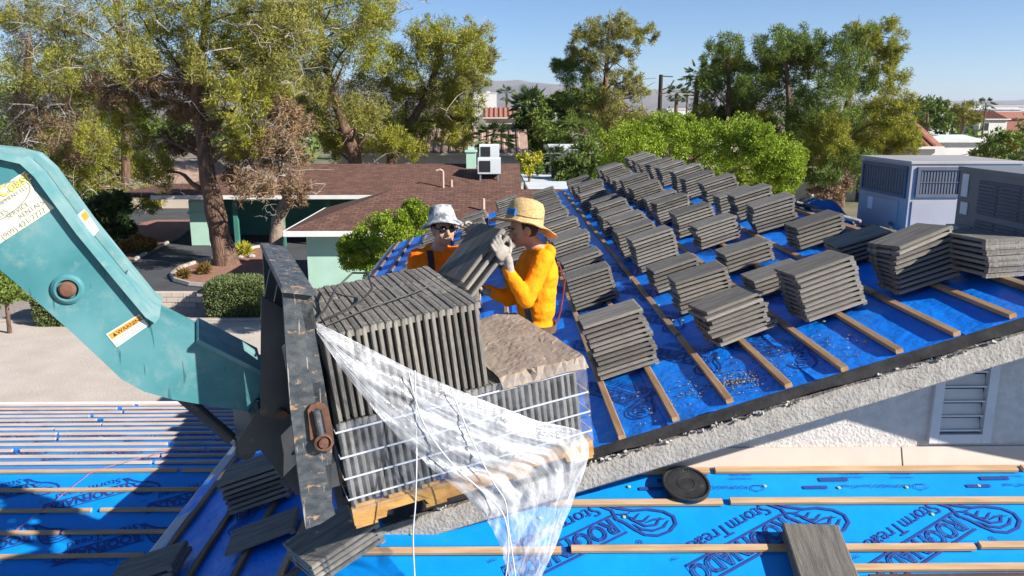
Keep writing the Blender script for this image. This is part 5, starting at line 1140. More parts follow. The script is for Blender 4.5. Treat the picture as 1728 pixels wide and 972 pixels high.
pine('leftmost of the three right hand pines, beside a leaning palm', 64, [(1228, 240), (1229, 200), (1230, 150), (1226, 90)], [10, 9, 7, 4],
     {'pine_dark': [(1225, 84, 28), (1204, 110, 28), (1245, 110, 28), (1190, 140, 30), (1200, 185, 32), (1252, 165, 25), (1245, 205, 30)], 'pine': [(1230, 118, 25), (1230, 150, 30), (1240, 190, 30), (1185, 200, 28), (1215, 210, 28), (1265, 200, 25)]}, 30, 0.28, 105, 0.26, 0.058, 0, GP)
pine('middle of the three right hand pines, dark with broad crown', 62, [(1330, 300), (1330, 240), (1331, 170), (1326, 100)], [13, 11, 9, 5],
     {'pine_dark': [(1310, 76, 34), (1355, 215, 34), (1300, 262, 30), (1350, 250, 30), (1260, 215, 28), (1350, 72, 34), (1378, 82, 26), (1280, 95, 34), (1330, 112, 42), (1290, 140, 42), (1340, 160, 47), (1280, 190, 42), (1320, 210, 42), (1370, 180, 36), (1265, 150, 31), (1300, 240, 34)], 'pine': [(1345, 95, 29), (1372, 112, 29), (1300, 112, 26), (1282, 210, 29)]}, 30, 0.28, 105, 0.26, 0.058, 0, GP)
pine('rightmost and tallest of the three right hand pines', 58, [(1420, 310), (1422, 240), (1430, 180), (1445, 120), (1462, 70)], [16, 13, 11, 8, 4],
     {'pine_dark': [(1440, 62, 31), (1430, 92, 31), (1410, 130, 39), (1450, 140, 34), (1400, 180, 42), (1380, 225, 44), (1430, 210, 39), (1440, 285, 39), (1390, 280, 36)],
      'pine': [(1470, 190, 30), (1460, 250, 32), (1410, 260, 32), (1540, 225, 20), (1488, 60, 34), (1475, 95, 36), (1503, 88, 23), (1500, 130, 31), (1510, 175, 29), (1490, 225, 42), (1518, 208, 31), (1430, 245, 42), (1500, 262, 39), (1455, 62, 26), (1400, 235, 36), (1528, 240, 26), (1395, 215, 31)]}, 30, 0.28, 105, 0.26, 0.058, 0, GP)
# broadleaf trees and shrubs
pine('bright green rounded tree just behind the far end of the roof', 25, [(1180, 420), (1180, 330), (1170, 270)], [20, 16, 8],
     {'leaf_bright': [(1060, 250, 46), (1120, 232, 42), (1180, 235, 44), (1240, 240, 44), (1300, 258, 40), (1328, 290, 32), (1045, 290, 36), (1200, 282, 44), (1270, 302, 40), (1130, 280, 44), (1090, 222, 30), (1150, 215, 26), (1280, 235, 26), (1340, 265, 22), (1230, 310, 36), (1310, 315, 34), (1080, 310, 36)]}, 44, 0.27, 150, 0.075, 0.04, 0, 'green shrubs and trees', 2, 'bark', 1.0, 'leafy_tree', 'leaf', up=0.3)
pine('bright green shrub left of the workers in front of the brown roof', 24, [(650, 520), (650, 470), (650, 420)], [12, 9, 5],
     {'leaf_bright': [(620, 408, 36), (660, 385, 34), (700, 362, 26), (690, 400, 30), (600, 440, 26), (650, 440, 32), (690, 430, 28), (715, 380, 20), (640, 470, 30), (590, 415, 20)]}, 44, 0.27, 150, 0.07, 0.038, 0, 'green shrubs and trees', 2, 'bark', 0.8, 'leafy_shrub', 'leaf', up=0.3)
pine('mid green tree group below the hazy mountains, left of the centre pine', 72, [(915, 280), (912, 220), (910, 190)], [10, 8, 5],
     {'leaf_mid': [(905, 205, 34), (935, 182, 28), (900, 245, 30), (958, 172, 24), (930, 230, 30), (960, 205, 26), (880, 225, 20)], 'leaf_dark': [(925, 270, 28), (950, 275, 24), (975, 180, 22), (890, 195, 18)]}, 22, 0.26, 60, 0.36, 0.16, 0, 'green shrubs and trees', 2, 'bark', 1.0, 'leafy_tree', 'leaf')
pine('olive tree under the centre pine', 50, [(985, 330), (985, 290), (985, 270)], [10, 8, 5],
     {'leaf_mid': [(985, 262, 30), (1010, 285, 28), (960, 280, 26), (1005, 310, 24), (965, 300, 20)]}, 22, 0.26, 60, 0.26, 0.12, 0, 'green shrubs and trees', 2, 'bark', 1.0, 'leafy_tree', 'leaf')
pine('yellow flowering shrub beside the flat white patio cover', 47, [(893, 300), (893, 285), (893, 270)], [5, 4, 3],
     {'leaf_yellow': [(885, 268, 12), (900, 276, 11), (890, 284, 10), (905, 264, 8)], 'leaf_mid': [(893, 280, 12), (906, 284, 10)]}, 20, 0.28, 40, 0.16, 0.1, 0, 'green shrubs and trees', 2, 'bark', 0.4, 'flowering_shrub', 'leaf')
pine('rounded tree right of the tallest right hand pine', 90, [(1565, 235), (1565, 205), (1565, 185)], [7, 5, 3],
     {'leaf_mid': [(1555, 180, 22), (1580, 185, 20), (1545, 205, 18), (1590, 205, 16), (1560, 205, 20)]}, 20, 0.26, 50, 0.36, 0.16, 0, 'green shrubs and trees', 2, 'bark', 1.0, 'leafy_tree', 'leaf')
pine('feathery windblown tree near the right horizon', 95, [(1625, 225), (1625, 200), (1625, 180)], [6, 4, 3],
     {'pine_olive': [(1620, 180, 16), (1638, 185, 14), (1610, 195, 14), (1630, 205, 16), (1645, 200, 10)]}, 16, 0.28, 50, 0.4, 0.09, 0, 'green shrubs and trees', 2, 'bark', 1.0, 'leafy_tree')
pine('sparse shrub behind the large air conditioner', 40, [(1690, 300), (1690, 270), (1690, 250)], [8, 6, 4],
     {'leaf_mid': [(1670, 250, 24), (1700, 240, 24), (1725, 255, 24), (1650, 265, 16), (1690, 270, 22)], 'pine_olive': [(1665, 265, 18), (1715, 240, 18)]}, 18, 0.28, 44, 0.2, 0.09, 0, 'green shrubs and trees', 2, 'bark', 1.0, 'leafy_shrub', 'leaf')
pine('dry brown scrub beside the left air conditioner', 30, [(1400, 360), (1400, 330), (1400, 310)], [6, 5, 3],
     {'dead': [(1385, 320, 22), (1405, 335, 20), (1420, 310, 18), (1375, 345, 16)], 'leaf_mid': [(1400, 300, 16), (1380, 300, 14)]}, 16, 0.28, 44, 0.2, 0.06, 2, 'green shrubs and trees', 2, 'bark', 0.8, 'dry_shrub')
pine('green shrub at the left edge below the boom', 25, [(10, 520), (10, 500), (10, 490)], [8, 6, 4],
     {'leaf_mid': [(0, 480, 26), (20, 495, 22), (-20, 500, 26), (10, 470, 18)]}, 26, 0.26, 60, 0.13, 0.06, 0, 'green shrubs and trees', 2, 'bark', 0.6, 'leafy_shrub', 'leaf')
pine('dark shrub behind the boom on the gravel bed', 40, [(175, 420), (175, 395), (175, 370)], [8, 6, 4],
     {'leaf_dark': [(165, 360, 36), (190, 380, 32), (150, 385, 30), (200, 350, 28)], 'leaf_mid': [(185, 345, 26), (205, 390, 20)]}, 26, 0.26, 60, 0.2, 0.09, 0, 'green shrubs and trees', 2, 'bark', 0.8, 'leafy_shrub', 'leaf')
pine('rust coloured ground cover shrub at the gravel bed edge', None, [(232, 428), (232, 420), (232, 412)], [4, 3, 2],
     {'rust_ground': [(225, 412, 12), (240, 418, 12), (252, 412, 10), (212, 420, 12), (235, 405, 9)]}, 24, 0.3, 50, 0.14, 0.07, 0, 'green shrubs and trees', 2, 'bark', 0.3, 'ground_shrub', 'leaf')
# belt of distant trees, counted as a mass
bl_ = []
for i in range(260):
    Yd = 110 + 500 * random.random() ** 1.6; u = random.uniform(-100, 1850); p = atY(u, 185, Yd); r_ = random.uniform(1.5, 3.6)
    bl_.append((p.x, Yd, -H + r_ * random.uniform(.5, 1.3), r_))
c, rd_ = puffs(bl_, 14, 0.36); v_, f_ = sprigs(c, rd_, 16, 1.0, 0.5, kind='leaf'); me = raw_mesh('distant_trees', v_, f_, ['leaf_mid']); o = bpy.data.objects.new('distant_trees', me); C.objects.link(o)
tag(o, 'mass of far green trees between the roofs up to the horizon', 'trees', kind='stuff')
# clipped hedge
def hedge(label, u0, u1, v0, v1, depth):
    a, b = gnd(u0, v1), gnd(u1, v1); h_ = atY((u0 + u1) / 2, v0, a.y + .4).z + H; cx, cy = (a.x + b.x) / 2, a.y + depth / 2; sx, sy = (b.x - a.x) / 2, depth / 2
    t = thing('clipped_hedge', label, 'hedge', (cx, cy, -H), 'clipped hedges along the street')
    N = 26000; pts = rng.uniform(-1, 1, (N, 3)); ax_ = rng.integers(0, 3, N); sg = np.where(rng.random(N) < .5, -1, 1); sg[ax_ == 2] = 1
    pts[np.arange(N), ax_] = sg * (1 - 0.10 * rng.random(N) ** 2)
    rr = np.linalg.norm(pts[:, :2] ** 4, axis=1); pts[:, :2] *= (1 / np.maximum(1, (np.abs(pts[:, 0]) ** 5 + np.abs(pts[:, 1]) ** 5) ** .2))[:, None]
    tp_ = np.clip((pts[:, 2] - .6) / .4, 0, 1); pts[:, :2] *= (1 - .12 * tp_ ** 2 - .08 * np.clip(-pts[:, 2], 0, 1))[:, None]
    q = pts * np.array([sx, sy, h_ / 2 - .04]) + np.array([cx, cy, -H + h_ / 2]) + rng.normal(0, .03, (N, 3))
    dr = pts * .8 + unit(N); dr /= np.linalg.norm(dr, axis=1)[:, None]; s_ = np.cross(dr, unit(N)); s_ /= np.linalg.norm(s_, axis=1)[:, None]
    L_ = .08 * (.6 + .8 * rng.random(N)); v = np.stack([q, q + dr * (L_ * .5)[:, None] + s_ * .02, q + dr * L_[:, None], q + dr * (L_ * .5)[:, None] - s_ * .02], 1).reshape(-1, 3)
    part_mesh('foliage', v, np.arange(4 * N).reshape(-1, 4), 'hedge', t)
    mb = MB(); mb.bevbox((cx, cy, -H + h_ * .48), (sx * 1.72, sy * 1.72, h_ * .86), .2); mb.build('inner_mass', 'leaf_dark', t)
hedge('large clipped box hedge beside the fork carriage', 344, 441, 476, 542, 1.7)
hedge('smaller clipped hedge below the boom at left', 55, 122, 492, 553, 1.6)
# low desert plants and rocks on the island
def tuft(label, u, v, r_, mat):
    p = gnd(u, v); t = thing('desert_plant', label, 'plant', (p.x, p.y, -H), 'small plants on the gravel island')
    v_, f_ = sprigs(np.array([[p.x, p.y, -H + r_ * .6]]), np.array([r_ * .6]), 420, r_ * .6, .05, out=1, up=.4, rnd=.4, flat=.8); part_mesh('leaves', v_, f_, mat, t)
tuft('brown round tuft on the gravel island', 310, 472, .38, 'rust_ground'); tuft('spreading brown plant behind the round tuft', 345, 464, .4, 'rust_ground'); tuft('yellow green plant behind the thick trunk', 412, 432, .5, 'leaf_yellow')
for i, (u, v) in enumerate(((398, 440), (406, 437), (425, 436), (356, 446), (392, 445))):
    p = gnd(u, v); mb = MB(); r_ = random.uniform(.14, .24)
    mb.lathe([(r_ * .8, 0), (r_, r_ * .3), (r_ * .7, r_ * .7), (r_ * .2, r_ * .85)], (p.x, p.y, -H + .05), (random.uniform(-.2, .2), random.uniform(-.2, .2), 1), 7)
    tag(mb.build('garden_rock', 'rock'), ['pale rock right beside the thick trunk foot', 'pale rock just behind the trunk foot rock', 'pale rock farthest right of the thick trunk', 'pale rock left of the thick trunk', 'pale rock in front of the thick trunk'][i], 'rock', 'rocks round the thick trunk')
# palms
def palm(label, u, v_top, Y, r_, trunk_w, n=46, lean=0.0, v_base=None, droop=.6):
    top = atY(u, v_top, Y); t = thing('palm_tree', label, 'palm', (top.x - lean, Y, -H), 'palms between the houses')
    mb = MB(); mb.tube([(top.x - lean, Y, -H), (top.x - lean * .6, Y, (top.z - H) / 2), top], [trunk_w, trunk_w * .9, trunk_w * .8], 8); mb.build('trunk', 'palm_trunk', t)
    mb = MB()
    for k in range(n):
        az = random.uniform(0, 6.28); el = random.uniform(-.7, 1.3); d = Vector((math.cos(az) * math.cos(el), math.sin(az) * math.cos(el), math.sin(el))); L_ = r_ * random.uniform(.75, 1.1)
        s_ = d.cross(Z_).normalized() if abs(d.z) < .98 else X_; c = top + d * L_ * .55 - Z_ * droop * .1 * L_
        for q in range(-5, 6):           # fan of leaflets
            e = (d * math.cos(q * .22) + s_ * math.sin(q * .22)).normalized(); a = c; b = c + e * L_ * .5 - Z_ * L_ * droop * .14 * (1 + abs(q) * .15); w_ = s_.cross(e).normalized() * L_ * .03 + s_ * L_ * .022
            mb.add([a, a.lerp(b, .45) + w_, b, a.lerp(b, .45) - w_], [(0, 1, 2, 3)])
        mb.add([top, top + s_ * .02 * r_, c + s_ * .02 * r_, c], [(0, 1, 2, 3)])
    mb.build('crown', 'palm', t, fix=False)
palm('fan palm in front of the pale clay tile roof', 832, 232, 60, 1.7, .22); palm('small far palm against the mountains', 855, 158, 120, 1.7, .2, 30); palm('large bushy palm left of the centre pine', 893, 178, 88, 2.6, .3, 60)
palm('leaning palm left of the right hand pines', 1178, 128, 66, 1.5, .24, 34, .3); palm('short palm between pole and leaning palm', 1142, 158, 110, 1.8, .3, 34); palm('far palm on the right horizon', 1664, 176, 130, 1.6, .16, 26)
palm('palm half hidden behind the right pines', 1533, 185, 62, 1.5, .2, 40); palm('low palm beside the yellow shrub', 935, 268, 50, 1.2, .2, 34); palm('slim far palm right of the utility pole', 1160, 160, 120, 1.5, .16, 24)

# ================================================================== PEOPLE
def ell_mesh(mb, c, r, ax):
    n, m_ = 14, 10
    vs = []; fs = []
    for i in range(m_ + 1):
        th_ = math.pi * i / m_
        for j in range(n):
            ph = 2 * math.pi * j / n; vs.append(c + ax[0] * (r[0] * math.sin(th_) * math.cos(ph)) + ax[1] * (r[1] * math.sin(th_) * math.sin(ph)) + ax[2] * (r[2] * math.cos(th_)))
    for i in range(m_):
        for j in range(n): fs.append((i * n + j, i * n + (j + 1) % n, (i + 1) * n + (j + 1) % n, (i + 1) * n + j))
    mb.add(vs, fs)
def cap_mesh(mb, a, b, ra, rb):
    d = (b - a); L_ = d.length; d = d.normalized(); prof = []
    for i in range(6): t = math.pi / 2 * (i / 5); prof.append((max(1e-4, ra * math.sin(t)), -ra * math.cos(t)))
    for i in range(1, 6): t = math.pi / 2 * (i / 5); prof.append((max(1e-4, rb * math.cos(t)), L_ + rb * math.sin(t)))
    mb.lathe(prof, a, d, 12, cap=True)
def fuse(prims, voxel, smooth_it=4, wrinkle=None):
    """union of capsules and ellipsoids as one continuous skin; returns verts, faces, material ids"""
    mb = MB()
    for p in prims:
        if p[0] == 'cap': cap_mesh(mb, Vector(p[1]), Vector(p[2]), p[3], p[4])
        else: ell_mesh(mb, Vector(p[1]), p[2], p[3])
    me = bpy.data.meshes.new('tmp'); me.from_pydata([tuple(v) for v in mb.v], [], mb.f)
    bm = bmesh.new(); bm.from_mesh(me); bmesh.ops.recalc_face_normals(bm, faces=bm.faces); bm.to_mesh(me); bm.free()
    ob = bpy.data.objects.new('tmp', me); C.objects.link(ob)
    r = ob.modifiers.new('r', 'REMESH'); r.mode = 'VOXEL'; r.voxel_size = voxel; s_ = ob.modifiers.new('s', 'SMOOTH'); s_.iterations = smooth_it; s_.factor = 0.5
    dg = bpy.context.evaluated_depsgraph_get(); em = bpy.data.meshes.new_from_object(ob.evaluated_get(dg))
    v = np.empty(len(em.vertices) * 3); em.vertices.foreach_get('co', v); v = v.reshape(-1, 3)
    nrm = np.empty(len(em.vertices) * 3); em.vertices.foreach_get('normal', nrm); nrm = nrm.reshape(-1, 3)
    f = [tuple(p.vertices) for p in em.polygons]
    best = np.full(len(v), 1e9); mid = np.zeros(len(v), int)
    for p in prims:
        if p[0] == 'cap':
            a, b = np.array(p[1]), np.array(p[2]); ab = b - a; t = np.clip(((v - a) @ ab) / (ab @ ab), 0, 1); d = np.linalg.norm(v - (a + t[:, None] * ab), axis=1) - (p[3] + (p[4] - p[3]) * t); k = p[5]
        else:
            q = v - np.array(p[1]); A_ = np.array([list(x) for x in p[3]]); l = (q @ A_.T) / np.array(p[2]); d = (np.linalg.norm(l, axis=1) - 1) * min(p[2]); k = p[4]
        u_ = d < best; best[u_] = d[u_]; mid[u_] = k
    bpy.data.objects.remove(ob); bpy.data.meshes.remove(me); bpy.data.meshes.remove(em)
    if wrinkle:
        for i in np.where(np.isin(mid, wrinkle))[0]:
            q = Vector(v[i]); w_ = mnoise.noise(Vector((q.x * 8, q.y * 8, q.z * 16))) * .004 + (abs(mnoise.noise(Vector((q.x * 13 + q.z * 11, q.y * 12, q.z * 24 - q.x * 9)))) ** .6) * -.007 + .003
            v[i] += nrm[i] * w_
    return v, f, mid
def skin_obj(name, prims, voxel, mats, parent, wrinkle=None, it=4):
    v, f, mid = fuse(prims, voxel, it, wrinkle); mb = MB(); mb.v = [Vector(x) for x in v]; mb.f = f; mb.m = [int(mid[p[0]]) for p in f]
    return mb.build(name, mats, parent, smooth=True, fix=False)
EZ = (X_, Y_, Z_)
def basis(fwd, up=Z_):
    f = fwd.normalized(); r_ = f.cross(up).normalized(); u_ = r_.cross(f); return (r_, f, u_)      # right of the person, forward, up
def hand_prims(c, f, s, p, curl, k=1.0, spread=0.019, m_=0):
    """c palm centre, f finger direction, s towards the little finger, p palm side"""
    f, s, p = f.normalized(), s.normalized(), p.normalized(); P = [('ell', c, (0.046 * k, 0.052 * k, 0.017 * k), (s, f, p), m_)]
    for i, (L_, o_) in enumerate(((0.9, -1.5), (1.0, -.5), (.95, .5), (.78, 1.5))):
        q = c + f * 0.040 * k + s * o_ * spread * k; d = f + s * o_ * 0.05; a = 0
        for ph, an in zip((0.040, 0.027, 0.021), curl):
            a += an; e = (d * math.cos(a) + p * math.sin(a)).normalized(); q2 = q + e * ph * L_ * k; P.append(('cap', q, q2, 0.0098 * k, 0.0090 * k, m_)); q = q2
    q = c - f * 0.018 * k - s * 0.034 * k; d = (-s * .75 + f * .65 + p * .35).normalized(); q2 = q + d * .038 * k; q3 = q2 + (d * .5 + f * .5 + p * .45).normalized() * .03 * k
    P += [('cap', q, q2, .0135 * k, .0115 * k, m_), ('cap', q2, q3, .0112 * k, .0095 * k, m_)]
    return P
def person(label, J, head_f, torso_f, shirt, hat, extra=None):
    root = thing('person', label, 'person', J['foot'])
    tb = basis(torso_f); hb = basis(head_f); m_sk, m_sh, m_je, m_bo = 0, 1, 2, 3
    hd = J['head']; k = 0.95; pr = []
    # head
    hr, hf, hu = hb
    pr += [('ell', hd + hu * .02 * k, (.074 * k, .095 * k, .10 * k), hb, 0), ('ell', hd - hu * .045 * k + hf * .028 * k, (.058 * k, .066 * k, .062 * k), hb, 0), ('ell', hd - hu * .092 * k + hf * .058 * k, (.028 * k, .028 * k, .022 * k), hb, 0),
           ('cap', hd + hf * .092 * k + hu * .012, hd + hf * .112 * k - hu * .022, .010, .016, 0), ('ell', hd + hf * .080 * k + hu * .028, (.05, .016, .012), hb, 0), ('ell', hd + hf * .078 * k - hu * .058, (.026, .016, .012), hb, 0),
           ('ell', hd + hr * .076 * k - hf * .005, (.010, .022, .034), hb, 0), ('ell', hd - hr * .076 * k - hf * .005, (.010, .022, .034), hb, 0),
           ('ell', hd + hr * .042 + hf * .062 - hu * .025, (.022, .02, .022), hb, 0), ('ell', hd - hr * .042 + hf * .062 - hu * .025, (.022, .02, .022), hb, 0)]
    pr += [('cap', hd - hu * .06 - hf * .02, J['neck'], .053, .060, 0)]
    # torso
    tr, tf, tu = tb; ch, ws, pv = J['chest'], J['waist'], J['pelvis']
    up = (J['neck'] - pv).normalized(); tr2 = tb[0]; tf2 = up.cross(tr2).normalized(); T = (tr2, tf2, up)
    pr += [('ell', ch, (.185, .125, .17), T, 1), ('ell', ch.lerp(ws, .5), (.175, .125, .17), T, 1), ('ell', ws, (.170, .130, .15), T, 1), ('ell', pv + up * .06, (.172, .128, .10), T, 1), ('ell', pv - up * .02, (.168, .125, .12), T, 2),
           ('ell', J['neck'] - up * .035 - tf2 * .015, (.105, .09, .045), T, 1), ('ell', J['neck'] - tf2 * .075 - up * .03, (.10, .055, .06), T, 1)]
    for sd in ('L', 'R'):
        s0, e0, w0_ = J['sh' + sd], J['el' + sd], J['wr' + sd]
        pr += [('cap', J['neck'] - up * .06, s0, .065, .072, 1), ('cap', s0, s0.lerp(e0, .55), .072, .064, 1), ('cap', s0.lerp(e0, .55), e0, .064, .054, 1), ('cap', e0, e0.lerp(w0_, .4), .055, .051, 1), ('cap', e0.lerp(w0_, .4), w0_, .051, .037, 1)]
        hp, kn, an = J['hip' + sd], J['kn' + sd], J['an' + sd]
        pr += [('cap', hp, kn, .092, .066, 2), ('cap', kn, an, .064, .052, 2), ('cap', an, an - Z_ * .03 + torso_f.normalized() * .14, .045, .038, 3)]
    body = skin_obj('body', pr, .011, ['skin', shirt, 'jeans', 'boot'], root, [1])
    # face details
    for sg in (-1, 1):
        mb = MB(); ell_mesh(mb, hd + hr * sg * .032 + hf * .081 + hu * .010, (.010, .006, .006), hb); mb.build('eye', 'teeth', root, smooth=True)
        mb = MB(); ell_mesh(mb, hd + hr * sg * .032 + hf * .0875 + hu * .010, (.0055, .003, .0055), hb); mb.build('iris', 'hair', root, smooth=True)
        mb = MB(); mb.tube([hd + hr * sg * .015 + hf * .094 + hu * .030, hd + hr * sg * .035 + hf * .092 + hu * .034, hd + hr * sg * .052 + hf * .078 + hu * .028], [.004, .005, .003], 6); mb.build('eyebrow', 'hair', root)
    smile = extra.get('smile', .004) if extra else .004
    mb = MB(); mb.tube([hd + hr * x + hf * (.0935 - abs(x) * .5) - hu * (.056 - abs(x) * smile * 10) for x in (-.027, -.014, 0, .014, .027)], [.003, .006, .0065, .006, .003], 8); mb.build('lips', 'lip', root)
    if extra and extra.get('smile', 0) > .01:
        mb = MB(); mb.tube([hd + hr * x + hf * (.0975 - abs(x) * .5) - hu * (.0555 - abs(x) * smile * 10) for x in (-.019, -.01, 0, .01, .019)], [.002, .004, .0045, .004, .002], 8); mb.build('teeth', 'teeth', root)
    mb = MB(); v_ = []
    ell_mesh(mb, hd + hu * .022 - hf * .016, (.0765, .090, .095), hb); mb.build('hair', 'hair', root, smooth=True)
    return root, body, T, hb
def glove(root, c, f, s, p, curl, wrist, k=1.0):
    pr = hand_prims(c, f, s, p, curl, k); pr += [('cap', c - f.normalized() * .045 * k, wrist, .030, .036, 0)]
    return skin_obj('glove', pr, .005, ['glove'], root, it=3)
def band(root, pts, w_, n_, name='harness_strap', mat='harness', t=.006):
    """flat webbing through pts, n_ outward normals per point"""
    mb = MB(); vs = []
    for i, p in enumerate(pts):
        d = (pts[min(i + 1, len(pts) - 1)] - pts[max(i - 1, 0)]).normalized(); n = n_[i].normalized(); s = d.cross(n).normalized()
        for a, b in ((-1, 0), (1, 0), (1, 1), (-1, 1)): vs.append(p + s * a * w_ / 2 + n * b * t)
    n = len(pts); mb.add(vs, [(i * 4 + k, i * 4 + (k + 1) % 4, (i + 1) * 4 + (k + 1) % 4, (i + 1) * 4 + k) for i in range(n - 1) for k in range(4)] + [(0, 1, 2, 3), tuple(4 * (n - 1) + k for k in (3, 2, 1, 0))]); return mb.build(name, mat, root)
def hat_mesh(c, n, fwd, prof, wave, seg=48):
    """prof (radius, height) from crown top to brim and back below; wave(angle) lifts the brim"""
    n = n.normalized(); f = (fwd - n * fwd.dot(n)).normalized(); s = f.cross(n); mb = MB(); vs = []
    rb = max(r_ for r_, h_ in prof)
    for r_, h_ in prof:
        for k in range(seg):
            t = 2 * math.pi * k / seg; q = max(0, (r_ - .10) / (rb - .10)); vs.append(c + (f * math.cos(t) * 1.06 + s * math.sin(t)) * r_ + n * (h_ + wave(t) * q * q))
    m_ = len(prof); mb.add(vs, [(i * seg + k, i * seg + (k + 1) % seg, (i + 1) * seg + (k + 1) % seg, (i + 1) * seg + k) for i in range(m_ - 1) for k in range(seg)] + [tuple(range(seg - 1, -1, -1)), tuple((m_ - 1) * seg + k for k in range(seg))])
    return mb
def feet(J, x, y, fwd, gap=.12):
    r_ = fwd.cross(Z_).normalized(); z0 = p2z(x); J['foot'] = Vector((x, y, z0))
    for sd, sg in (('L', -1), ('R', 1)):
        fx, fy = x + r_.x * gap * sg, y + r_.y * gap * sg; za = p2z(fx) + .10
        J['an' + sd] = Vector((fx, fy, za)); J['hip' + sd] = J['pelvis'] + r_ * .09 * sg - Z_ * .04; J['kn' + sd] = (J['an' + sd] + J['hip' + sd]) / 2 + fwd * .05
# --- tiles passed between the two workers
tc_ = atY(797, 427, 5.06); tL = Vector((0.252, 0.15, 0.30)).normalized(); tW0 = Vector((0.15, -0.29, -0.02)); tW = (tW0 - tL * tW0.dot(tL)).normalized(); tN = tL.cross(tW)
if tN.y > 0: tN = -tN
tY = tN.cross(tL)
for i, nm_ in enumerate(('uppermost', 'middle', 'lowest')):
    o_ = tc_ - tN * (0.038 * i) + tL * (-.02 * i) + tW * (0.035 * i)
    tile_obj(frame(o_, tL, tY, tN), f'{nm_} of the tilted tiles passed between the two workers', 'roof tiles held by the workers')
# --- worker in the straw hat (profile, facing left)
f2 = Vector((-.93, -.30, 0)).normalized(); Y2 = 5.22
J = {}
J['head'] = atY(884, 388, Y2); J['neck'] = atY(905, 418, Y2 + .02); J['chest'] = atY(909, 462, Y2 + .02); J['waist'] = atY(904, 515, Y2); J['pelvis'] = atY(900, 562, Y2)
J['shL'] = atY(917, 438, Y2 - .19); J['elL'] = atY(888, 507, Y2 - .30); J['shR'] = atY(893, 438, Y2 + .19); J['elR'] = atY(858, 505, Y2 + .10)
gl_c = tc_ + tL * .055 + tW * .168 + tN * .012
J['wrL'] = atY(856, 455, gl_c.y - .03); J['wrR'] = atY(822, 488, Y2 + .02)
feet(J, J['pelvis'].x + .03, Y2, f2)
root2, body2, T2, hb2 = person('worker in orange shirt and wide straw hat, holding tiles with a grey glove', J, Vector((-.90, -.28, -.16)), f2, 'orange_lit', 'straw', {'smile': .004})
f_ = (tL * .35 - tW * .75 + tN * .25).normalized()
f_ = (atY(832, 412, gl_c.y - .02) - atY(855, 442, gl_c.y - .02)).normalized()
glove(root2, atY(849, 427, gl_c.y - .045), f_, (tL * -1 - f_ * (tL * -1).dot(f_)), (-tN - f_ * (-tN).dot(f_)), (.45, .75, .6), J['wrL'] + (J['elL'] - J['wrL']).normalized() * .03, 1.12)
glove(root2, atY(812, 486, Y2 - .0), Vector((-.8, 0, .5)), Vector((0, 1, .1)), Vector((.2, 0, .9)), (.3, .4, .3), J['wrR'], 1.1)
hn = Vector((.20, .17, .95)).normalized(); hc = atY(884, 377, Y2 - .01)
mb = hat_mesh(hc, hn, Vector((-1, -.2, 0)), [(.001, .165), (.05, .163), (.092, .148), (.112, .11), (.118, .05), (.121, .012), (.15, .002), (.214, -.012), (.221, -.016), (.214, -.020), (.15, -.008), (.118, .004), (.10, .03)], lambda t: -.02 * math.cos(2 * t) + .018 * math.cos(t) - .006 * math.sin(3 * t) + .004 * math.sin(11 * t), 72)
hat2 = mb.build('straw_hat', 'straw', root2, smooth=True)
s_ = hn.cross(Vector((1, 0, 0))).normalized(); fx = s_.cross(hn).normalized()
mb = MB(); mb.tube([hc + hn * (.058 + .02 * math.sin(t * .314)) + (fx * math.cos(t * .314) + s_ * math.sin(t * .314)) * .122 for t in range(21)], .003, 6); mb.build('hat_cord', 'boot', hat2)
mb = MB(); fr = hc + hn * .055 + (-fx * .72 - s_ * .69) * .128
q = (-fx * .72 - s_ * .69).normalized(); mb.bevbox(fr, (.07, .02, .045), .004, (q.cross(hn), q, hn)); mb.build('goggles', 'bluecloth', hat2)
# harness on the straw hat worker
ts, tf_, tu = T2; cN = -Y_
band(root2, [J['chest'] + Vector((.02, -.20, .14)), J['chest'] + Vector((-.05, -.185, .05)), J['chest'] + Vector((-.085, -.165, -.05)), J['waist'] + Vector((-.06, -.165, .0)), J['pelvis'] + Vector((-.02, -.17, .08))], .045, [Vector((-.3, -1, .4)), Vector((-.4, -1, .1)), Vector((-.5, -1, 0)), Vector((-.4, -1, 0)), Vector((-.3, -1, 0))])
band(root2, [J['pelvis'] + T2[0] * math.cos(t * .35) * .186 + T2[1] * math.sin(t * .35) * .143 + T2[2] * .06 for t in range(19)], .05, [T2[0] * math.cos(t * .35) + T2[1] * math.sin(t * .35) for t in range(19)], 'tool_belt', 'boot')
mb = MB(); mb.tube([J['chest'] + Vector((.13, -.02, .08)), J['chest'] + Vector((.175, -.02, -.04)), J['waist'] + Vector((.18, -.03, .06)), J['waist'] + Vector((.165, -.06, -.02)), J['waist'] + Vector((.14, -.08, -.10))], .006, 6); mb.build('safety_lanyard', 'lanyard', root2)
